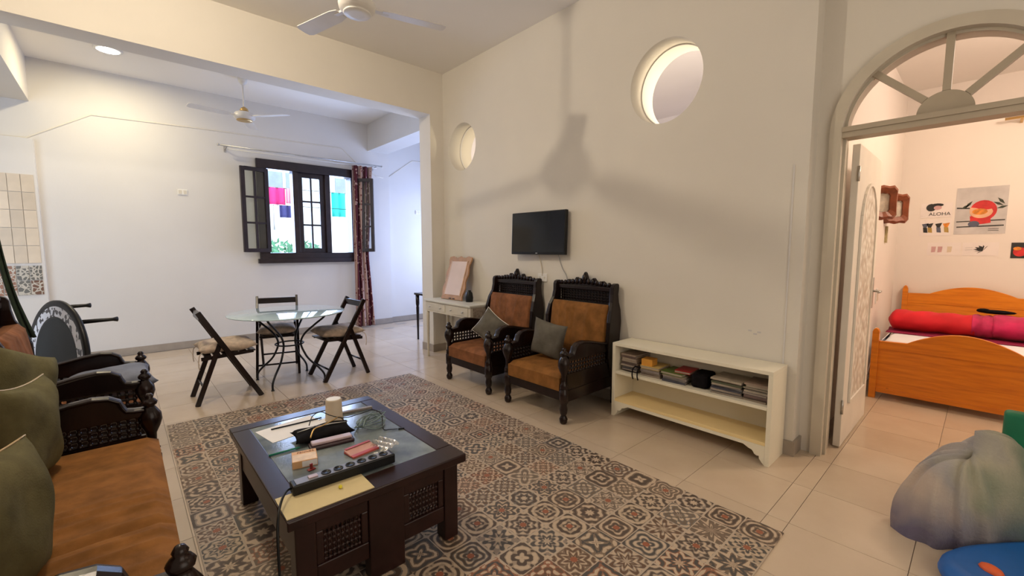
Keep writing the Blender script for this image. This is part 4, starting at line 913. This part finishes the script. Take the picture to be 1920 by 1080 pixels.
# ================================================================== DESK WITH FRAME
dk = thing('writing_desk', 'narrow cream-grey desk with two drawers beside the column', 'desk', (3.085, 4.39, 0))
def dbox(name, a, b, mat=M_desk, bev=0.003): q = MB(); q.box(a, b); return q.build(name, mat, dk, bev)
dbox('top', (-0.195, -0.50, 0.735), (0.195, 0.50, 0.757), pm('desk_top_paint', (0.70, 0.69, 0.62), 0.35, 0.05, 4)); dbox('carcass', (-0.175, -0.485, 0.60), (0.175, 0.485, 0.735))
for s in (-1, 1):
    q = MB(); q.box((-0.181, s * 0.235 - 0.205, 0.622), (-0.174, s * 0.235 + 0.205, 0.718)); dr = q.build('drawer', M_desk, dk, 0.004)
    for k in (-1, 1): q = MB(); q.lathe([(0.004, 0), (0.005, -0.010), (0.011, -0.014), (0.011, -0.020), (0.002, -0.024)], (-0.181, s * 0.235 + k * 0.12, 0.668), 12, 'x'); q.build('knob', M_steel, dr)
    for k in (-1, 1): q = MB(); q.lathe([(0.013, 0), (0.016, 0.01), (0.014, 0.05), (0.022, 0.55), (0.024, 0.60)], (k * 0.155, s * 0.465, 0), 12); q.build('leg', M_desk, dk)
q = MB(); q.box((-0.14, -0.492, 0.615), (0.14, -0.485, 0.72)); q.build('side_panel', pm('desk_side_carving', (0.36, 0.30, 0.24), 0.6, 0.4, 40), dk)
pf_ = thing('picture_frame', 'wavy-edged wooden frame with pale panel leaning on the desk', 'picture frame', (3.07, 4.53, 0.765)); pf_.rotation_euler = (0, math.radians(18), math.radians(4))
edge = [(-0.21 + 0.012 * math.sin(i * 1.3), 0.56 * i / 14) for i in range(15)]; out = edge + [(-0.19 + 0.38 * i / 10, 0.56 + 0.012 * math.sin(i * 1.6)) for i in range(1, 10)] + [(-y, z) for y, z in reversed(edge)]
m = MB(); m.prism(out, 'yz', 0.0, 0.022); m.build('wood_board', pm('honey_wood', (0.42, 0.22, 0.10), 0.35, 0.25, 8, coat=0.3), pf_, 0.004)
m = MB(); m.box((-0.004, -0.145, 0.06), (0.0, 0.145, 0.50)); m.build('panel', pm('blush_panel', (0.74, 0.60, 0.58), 0.12, 0.06, 4, coat=0.5), pf_)
for s in (-1, 1):
    m = MB(); m.box((-0.005, s * 0.155 - 0.008, 0.05), (0.0, s * 0.155 + 0.008, 0.51)); m.build('moulding', pm('pale_wood_%d' % s, (0.60, 0.40, 0.26), 0.35, 0.2, 8), pf_)
for s in (-0.05, 0.02): m = MB(); m.box((-0.006, s - 0.022, 0.006), (0.0, s + 0.022, 0.018)); m.build('keyhole', M_black, pf_, 0.002)
m = MB(); m.lathe([(0.045, 0), (0.05, 0.05), (0.04, 0.11), (0.02, 0.13), (0.025, 0.14)], n=16); put('dark_vase', 'small dark pot behind the leaning frame on the desk', 'pot', m, M_black, (3.13, 4.22, 0.758))
# dark console behind the column
cs_ = thing('console_table', 'dark console table half hidden behind the column', 'table', (3.60, 5.75, 0))
m = MB(); m.box((-0.28, -0.15, 0.70), (0.3, 0.15, 0.73)); m.build('top', M_dark, cs_, 0.004)
for sx in (-1, 1):
    for sy in (-1, 1): m = MB(); m.lathe([(0.014, 0), (0.018, 0.3), (0.024, 0.5), (0.02, 0.52), (0.028, 0.56), (0.03, 0.70)], (sx * 0.245 + 0.005, sy * 0.115, 0), 10); m.build('leg', M_dark, cs_)

# ================================================================== CURTAIN AND ROD
m = MB(); m.grid(lambda a, b: (-0.18 + 0.36 * a * (0.72 + 0.28 * abs(b * 2 - 0.9)) , 0.035 * math.sin(a * 26) + 0.012 * math.sin(a * 61 + b * 4), 0.03 + 2.80 * b), 60, 24)
cu = m.build('curtain', M_curt, loc=(3.20, YB - 0.155, 0)); sd = cu.modifiers.new('thickness', 'SOLIDIFY'); sd.thickness = 0.004
tag(cu, 'maroon and cream floral curtain gathered right of the window', 'curtain')
rd = thing('curtain_rod', 'double curtain rod on brackets above the window', 'curtain rod', (0, YB, 2.87))
m = MB(); m.tube([(1.13, -0.16, 0.0), (3.56, -0.16, 0.0)], 0.011, 8); m.build('front_rod', M_steel, rd)
m = MB(); m.tube([(1.24, -0.09, -0.03), (3.50, -0.09, -0.03)], 0.008, 8); m.build('rear_rod', M_white, rd)
for x in (1.22, 3.46): m = MB(); m.bar((x, 0, -0.03), (x, -0.17, -0.016), 0.018, 0.012); m.bar((x, -0.003, -0.07), (x, -0.003, 0.02), 0.03, 0.006, (0, 1, 0)); m.build('bracket', M_steel, rd)
for x in (1.12, 3.565): m = MB(); m.ball((x, -0.16, 0), 0.018, 10, 6); m.build('finial', M_steel, rd)
# dark green drape at the left edge
m = MB()
def drape(a, b):
    z = 2.3 - 1.55 * b; x = -0.665 + 0.135 * b ** 3.0 + a * (0.03 + 0.015 * b) - 0.012; return (x, 4.70 + 0.02 * math.sin(a * 9 + b * 3), z)
m.grid(drape, 10, 30); gd = m.build('drape', M_green); sd = gd.modifiers.new('thickness', 'SOLIDIFY'); sd.thickness = 0.006
tag(gd, 'dark green drape hanging at the left edge beside the kitchen', 'drape')

# ================================================================== FOLDED INLAID TABLE
tr = thing('inlaid_table', 'round black table with pearl inlay rim stood on its edge behind the armchair', 'table', (-0.40, 5.02, 0.52)); 
tr.rotation_euler = (0, 0, 0)
tt = Matrix.Rotation(math.radians(24), 4, 'Z') @ Matrix.Rotation(math.radians(-86), 4, 'Y')   # local z -> face normal
tr.matrix_world = Matrix.Translation((-0.44, 5.10, 0.492)) @ tt
Rt = 0.49
m = MB(); m.lathe([(0.001, -0.03), (Rt - 0.01, -0.03), (Rt, -0.02), (Rt, 0.0), (Rt - 0.012, 0.008), (Rt - 0.05, 0.004)], n=56); m.build('top', M_black, tr)
m = MB(); m.lathe([(Rt - 0.05, 0.0045), (Rt - 0.135, 0.0045)], n=56, cap=False); ri = m.build('inlay_ring', M_inlay, tr)
m = MB(); m.lathe([(Rt - 0.145, 0.004), (Rt - 0.15, 0.0042), (0.001, 0.0042)], n=56); m.build('centre_panel', pm('slate_panel', (0.016, 0.021, 0.025), 0.45, 0.2, 5, spec=0.2), tr)
for a in (18, -42, 138, 222):
    t = math.radians(a); m = MB(); m.tube([(0.44 * math.cos(t), 0.44 * math.sin(t), -0.03), (0.45 * math.cos(t), 0.45 * math.sin(t), -0.24), (0.45 * math.cos(t), 0.45 * math.sin(t), -0.27)], [0.018, 0.014, 0.022], 10); m.build('leg', M_black, tr)

# ================================================================== BEDROOM
bed = thing('pine_bed', 'varnished orange pine bed with arched boards in the bedroom', 'bed', (5.2, 0.12, 0))
def board(x0, x1, zlo, zside, ztop, yl, yr):
    pts = [(yl, zlo), (yl, zside)]; 
    for i in range(25):
        u = i / 24; y = yl + (yr - yl) * (0.18 + 0.64 * u); pts.append((y, zside + 0.005 + (ztop - zside) * math.sin(PI * u) ** 0.9))
    pts += [(yr, zside), (yr, zlo)]
    return pts
yl, yr = 0.50, -0.58
m = MB(); m.prism(board(0, 0, 0.47, 0.545, 0.665, yl, yr), 'yz', 0.0, 0.035); m.build('foot_rail', M_pine, bed, 0.003)
m = MB(); m.box((0.008, yr, 0.07), (0.028, yl, 0.47)); m.build('foot_panel', M_pine, bed)
m = MB(); m.box((0.0, yr, 0.06), (0.035, yl, 0.10)); m.build('foot_stretcher', M_pine, bed, 0.003)
m = MB(); m.prism(board(0, 0, 0.74, 0.86, 0.955, yl, yr), 'yz', 1.985, 2.02); m.build('head_rail', M_pine, bed, 0.003)
m = MB(); m.box((1.99, yr, 0.30), (2.012, yl, 0.74)); m.build('head_panel', M_pine, bed)
for y in (yl, yr - 0.05):
    m = MB(); m.prism([(y, 0), (y + 0.05, 0), (y + 0.05, 0.63), (y + 0.04, 0.655), (y + 0.025, 0.665), (y + 0.01, 0.655), (y, 0.63)], 'yz', -0.008, 0.045); m.build('foot_post', M_pine, bed, 0.003)
    m = MB(); m.prism([(y, 0), (y + 0.05, 0), (y + 0.05, 0.91), (y + 0.04, 0.94), (y + 0.025, 0.955), (y + 0.01, 0.94), (y, 0.91)], 'yz', 1.975, 2.028); m.build('head_post', M_pine, bed, 0.003)
    m = MB(); m.box((0.045, y + 0.012, 0.18), (1.975, y + 0.038, 0.33)); m.build('side_rail', M_pine, bed)
mt = thing('mattress', 'mattress with white sheet on the pine bed', 'mattress', (6.19, 0.02, 0.36))
m = MB(); m.box((-0.93, -0.52, -0.02), (0.76, 0.585, 0.19)); m.build('mattress_body', M_sheet, mt, 0.05, 4)
m = MB(); m.grid(lambda a, b: (-0.90 + 0.8 * a, 0.59 + 0.09 * b ** 0.6 + 0.012 * math.sin(a * 22) * b, 0.188 - 0.36 * b - 0.03 * math.sin(a * 7) * b), 24, 10); sh_ = m.build('sheet_overhang', M_sheet, mt); sd = sh_.modifiers.new('thickness', 'SOLIDIFY'); sd.thickness = 0.004
bl = thing('blanket', 'red rolled fleece blanket lying across the white bed', 'blanket', (6.06, 0.08, 0.553))
def roll(r0, y0, y1, sx, sz, wob, n=30):
    q = MB(); rings = []
    for i in range(n + 1):
        u = i / n; y = y0 + (y1 - y0) * u; k = min(1, (0.03 + min(u, 1 - u) * 14)) ** 0.5
        rings.append([((r0 * sx) * k * math.cos(2 * PI * j / 20) + 0.012 * math.sin(u * wob), y, max(0.001, r0 * sz * (1 + k * math.sin(2 * PI * j / 20)) + 0.006 * math.sin(u * wob * 1.7 + j))) for j in range(20)])
    q.loft(rings); return q
roll(0.11, 0.575, -0.16, 1.8, 0.95, 15).build('red_roll', M_red, bl)
roll(0.105, -0.02, -0.20, 2.0, 1.03, 9).build('magenta_fold', M_mag, bl); roll(0.115, -0.14, -0.56, 1.95, 0.99, 9).build('magenta_fold', M_mag, bl)
m = MB(); m.grid(lambda a, b: (-0.30 + 0.28 * a, 0.56 - 1.10 * b, 0.006 + 0.012 * (1 + math.sin(a * 9 + b * 5)) * a), 12, 24); uu = m.build('under_layer', pm('crimson_fleece', (0.25, 0.004, 0.05), 0.8, 0.2, 6), bl); sd = uu.modifiers.new('thickness', 'SOLIDIFY'); sd.thickness = 0.006
m = MB(); m.ball((0, 0, 0.02), (0.05, 0.13, 0.02), 12, 6); m.ball((0.0, 0.08, 0.028), (0.04, 0.05, 0.02), 10, 6); put('dark_scarf', 'small black cloth resting on top of the rolled blanket', 'cloth', m, M_blackm, (6.10, -0.10, 0.785))
# posters on the bedroom wall
PX = 7.25
def poster(label, y, z, w, h, mat, rot=0.0):
    t = thing('poster', label, 'poster', (PX, y, z), 0, 'pictures taped to the bedroom wall'); t.rotation_euler = (rot, 0, 0)
    m = MB(); m.box((-0.003, -w / 2, -h / 2), (0, w / 2, h / 2)); m.build('sheet', mat, t); return t
def blob(t, pts, mat, d=0.0045, name='print'):
    m = MB(); m.prism(pts, 'yz', -d, -0.003); return m.build(name, mat, t)
def ell(cy, cz, ry, rz, n=20, a0=0, a1=2 * PI): return [(cy + ry * math.cos(a0 + (a1 - a0) * i / n), cz + rz * math.sin(a0 + (a1 - a0) * i / n)) for i in range(n if abs(a1 - a0 - 2 * PI) < 1e-6 else n + 1)]
P_red = pm('print_red', (0.62, 0.03, 0.03), 0.6, 0.2, 12); P_peach = pm('print_peach', (0.80, 0.46, 0.28), 0.6, 0.1, 12); P_or = pm('print_orange', (0.70, 0.24, 0.03), 0.6, 0.3, 30); P_grn = pm('print_dark_green', (0.05, 0.06, 0.04), 0.7)
P_pink = pm('print_pink', (0.62, 0.38, 0.38), 0.7); P_yel = pm('print_ochre', (0.45, 0.30, 0.08), 0.7); P_blue = pm('print_blue_grey', (0.10, 0.11, 0.16), 0.7); P_paper = pm('print_paper', (0.84, 0.77, 0.74), 0.7, 0.03)
t = poster('large grey poster with a red bowl of fruit above the bed', 0.075, 1.835, 0.40, 0.53, M_pgrey, 0.0)
blob(t, [(-0.19, -0.105), (0.185, -0.115), (0.185, -0.125), (-0.19, -0.117)], M_print); blob(t, [(-0.185, -0.165), (0.18, -0.175), (0.18, -0.187), (-0.185, -0.178)], M_print)
blob(t, [(0.08, 0.035), (0.19, 0.045), (0.19, 0.03), (0.08, 0.022)], M_print)
blob(t, ell(-0.02, 0.0, 0.105, 0.115), P_red, 0.005); blob(t, [(0.07, -0.16), (0.08, -0.06), (-0.08, -0.07), (-0.085, -0.14), (-0.03, -0.15)], P_red, 0.0052)
blob(t, ell(-0.005, -0.01, 0.09, 0.075, 16, PI, 2 * PI) + [(0.085, 0.04), (0.04, 0.03), (-0.03, 0.005), (-0.085, 0.015)], P_peach, 0.0056)
blob(t, ell(0.005, -0.012, 0.06, 0.035), P_or, 0.006); blob(t, ell(0.045, -0.15, 0.045, 0.035), P_blue, 0.006)
for (y, z, a) in ((-0.13, 0.07, 0.5), (-0.16, 0.03, -0.3), (-0.15, 0.10, 0.9), (0.095, 0.075, 2.2), (0.12, 0.05, -0.6)):
    blob(t, [(y + 0.045 * math.cos(a + k * PI / 2) * (1 if k % 2 == 0 else 0.3), z + 0.045 * math.sin(a + k * PI / 2) * (1 if k % 2 == 0 else 0.3)) for k in range(4)], P_grn, 0.0058)
for k in range(2): blob(t, [(-0.07, -0.205 - 0.018 * k), (-0.15, -0.205 - 0.018 * k), (-0.15, -0.210 - 0.018 * k), (-0.07, -0.210 - 0.018 * k)], M_print)
t = poster('white sheet with a dark bird-like blot and lettering, upper left on the bedroom wall', 0.435, 1.86, 0.27, 0.17, P_paper)
blob(t, ell(0.045, 0.035, 0.045, 0.045, 12), M_print); blob(t, ell(-0.005, 0.062, 0.055, 0.02, 12), M_print, 0.005); blob(t, ell(-0.01, 0.03, 0.035, 0.025, 12), P_pink, 0.0055)
te = text_mesh('ALOHA', 0.055); te.materials.append(M_print); o = ins('lettering', te, t, (-0.0045, -0.03, -0.045), (PI / 2, 0, -PI / 2))
t = poster('white sheet with small coloured figures below the lettered sheet', 0.435, 1.655, 0.27, 0.19, P_paper)
for (y, c1, c2) in ((0.085, P_blue, M_print), (0.045, M_print, P_yel), (-0.03, M_print, P_blue), (-0.095, P_or, P_yel)):
    blob(t, [(y + 0.03, 0.045), (y - 0.03, 0.055), (y - 0.012, 0.0), (y + 0.01, -0.005)], c1); blob(t, [(y + 0.018, 0.005), (y - 0.018, 0.0), (y - 0.025, -0.06), (y + 0.012, -0.055)], c2, 0.005)
t = poster('faint pink drawing lower left on the bedroom wall', 0.345, 1.40, 0.28, 0.15, P_paper)
for (y, c1) in ((0.085, P_pink), (0.03, P_pink), (-0.05, pm('print_cream', (0.66, 0.56, 0.42), 0.7))): blob(t, [(y + 0.02, 0.03), (y - 0.02, 0.03), (y - 0.015, -0.035), (y + 0.02, -0.04)], c1)
t = poster('white drawing with a dark leafy sprig under the large poster', 0.05, 1.40, 0.28, 0.15, P_paper)
for k in range(7):
    a = -0.9 + k * 0.5; y, z = -0.02, -0.01; blob(t, [(y, z - 0.012), (y + 0.03 * math.cos(a) - 0.01, z + 0.03 * math.sin(a) + 0.01), (y + 0.075 * math.cos(a), z + 0.055 * math.sin(a)), (y + 0.035 * math.cos(a) + 0.008, z + 0.02 * math.sin(a) - 0.008)], M_print, 0.0044 + 0.0002 * k)
for k in range(2): blob(t, [(0.12, 0.015 - 0.025 * k), (0.06, 0.02 - 0.025 * k), (0.06, 0.016 - 0.025 * k), (0.12, 0.011 - 0.025 * k)], M_pgrey)
t = poster('small dark red photo at the right edge of the bedroom wall', -0.245, 1.385, 0.13, 0.17, M_print)
blob(t, ell(0.0, -0.015, 0.05, 0.05), P_red); blob(t, ell(0.02, 0.02, 0.03, 0.02), P_or, 0.005)
# carved frames on the bedroom side wall
def carved_frame(label, x):
    t = thing('wall_picture', label, 'picture', (x, 0.695, 1.83), math.radians(-58), 'carved pictures on the bedroom side wall')
    w, h = 0.115, 0.155
    out = [(-w, -h * 0.75), (-w * 0.75, -h), (-w * 0.4, -h * 0.96), (0, -h * 1.04), (w * 0.4, -h * 0.96), (w * 0.75, -h), (w, -h * 0.75), (w * 0.97, 0), (w, h * 0.75), (w * 0.75, h), (w * 0.4, h * 0.96), (0, h * 1.04), (-w * 0.4, h * 0.96), (-w * 0.75, h), (-w, h * 0.75), (-w * 0.97, 0)]
    inn = [(px * 0.5, pz * 0.55) for px, pz in out]
    m = MB(); m.loft([[(a, 0, b) for a, b in out], [(a, -0.03, b) for a, b in out], [(a * 0.85, -0.055, b * 0.85) for a, b in out], [(a, -0.035, b) for a, b in inn], [(a, -0.01, b) for a, b in inn]], True, False); m.build('moulding', M_frame, t)
    m = MB(); m.prism(inn, 'xz', -0.014, -0.0105); m.build('picture', pm('frame_picture', (0.55, 0.48, 0.40), 0.3, 0.2, 30), t)
    m = MB(); m.X = Matrix.Rotation(math.radians(58), 4, 'Z'); m.prism([(0.09, 0.075), (-0.03, 0.075), (0.03, 0.02)], 'xy', -0.10, 0.10); m.build('wall_wedge', M_frame, t)
carved_frame('carved reddish wooden picture on the bedroom side wall nearer the door', 5.30)
carved_frame('carved reddish wooden picture on the bedroom side wall nearer the corner', 6.20)
m = MB(); m.box((-0.03, -0.02, -0.09), (0.03, 0, 0.09)); put('wall_tag', 'small yellowish tag hanging below the carved frames', 'tag', m, pm('tag_paper', (0.45, 0.38, 0.20), 0.7, 0.3, 30), (6.30, 0.77, 1.56))
# shelf rail high on the bedroom wall
t = thing('curtain_rail', 'thin dark rail on a bracket high on the bedroom wall', 'rail', (PX, -0.10, 2.79))
m = MB(); m.tube([(-0.12, 0.06, 0), (-0.12, -0.9, 0)], 0.014, 8); m.build('rail', M_gold, t)
m = MB(); m.bar((0, -0.06, -0.03), (-0.13, -0.06, -0.005), 0.02, 0.02); m.build('bracket', M_gold, t)

# ================================================================== PLAY THINGS AT THE LOWER RIGHT
bb = thing('blue_float', 'blue rounded plastic toy board at the lower right corner', 'toy', (2.80, -0.31, 0), math.radians(-38))
q = MB(); rings = []
for z, k in ((0.0, 0.93), (0.012, 0.98), (0.035, 1.0), (0.06, 0.98), (0.075, 0.93), (0.078, 0.86)):
    rings.append([(k * 0.47 * math.copysign(abs(math.cos(2 * PI * j / 40)) ** 0.6, math.cos(2 * PI * j / 40)), k * 0.20 * math.copysign(abs(math.sin(2 * PI * j / 40)) ** 0.7, math.sin(2 * PI * j / 40)), z) for j in range(40)])
q.loft(rings); q.build('board', M_bluep, bb)
for (x, y, r_) in ((-0.05, -0.06, 0.05), (-0.30, 0.03, 0.03)): q = MB(); q.ball((x, y, 0.08), (r_, r_ * 1.4, 0.02), 12, 6); q.build('orange_patch', M_orange, bb)
q = MB(); q.X = Matrix.Rotation(math.radians(-38), 4, 'Z')
from mathutils import noise as mnoise
def hp(a, b):
    t = 2 * PI * a; u = b; k = math.cos(u * PI / 2) ** 0.75
    p = Vector((0.335 * k * math.cos(t), 0.165 * k * math.sin(t), 0.44 * math.sin(u * PI / 2) ** 0.85 * (1 + 0.16 * math.cos(t))))
    n = 0.5 + 0.5 * mnoise.noise(Vector((math.cos(t) * 1.6, math.sin(t) * 1.6, p.z * 4)) + Vector((3, 1, 2))); fold = math.sin(11 * t + 3 * math.sin(3 * t) + 5 * u)
    g = 1 + (0.07 * fold * (1 - u) ** 0.5 + 0.16 * (n - 0.5)) * min(1, k * 2)
    return (p.x * g, p.y * g, max(0.0, p.z + 0.035 * (n - 0.5) * (u > 0) + 0.012 * fold * u * (1 - u) * 4))
q.grid(hp, 110, 28)
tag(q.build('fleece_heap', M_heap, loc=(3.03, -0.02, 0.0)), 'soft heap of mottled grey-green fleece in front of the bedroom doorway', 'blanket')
gb = MB(); gb.box((-0.045, -0.30, 0), (0.045, 0.30, 0.56)); tag(gb.build('foam_block', M_greenb, None, 0.02, 4, loc=(3.385, -0.42, 0.0)), 'upright green foam block at the right edge behind the heap', 'toy')
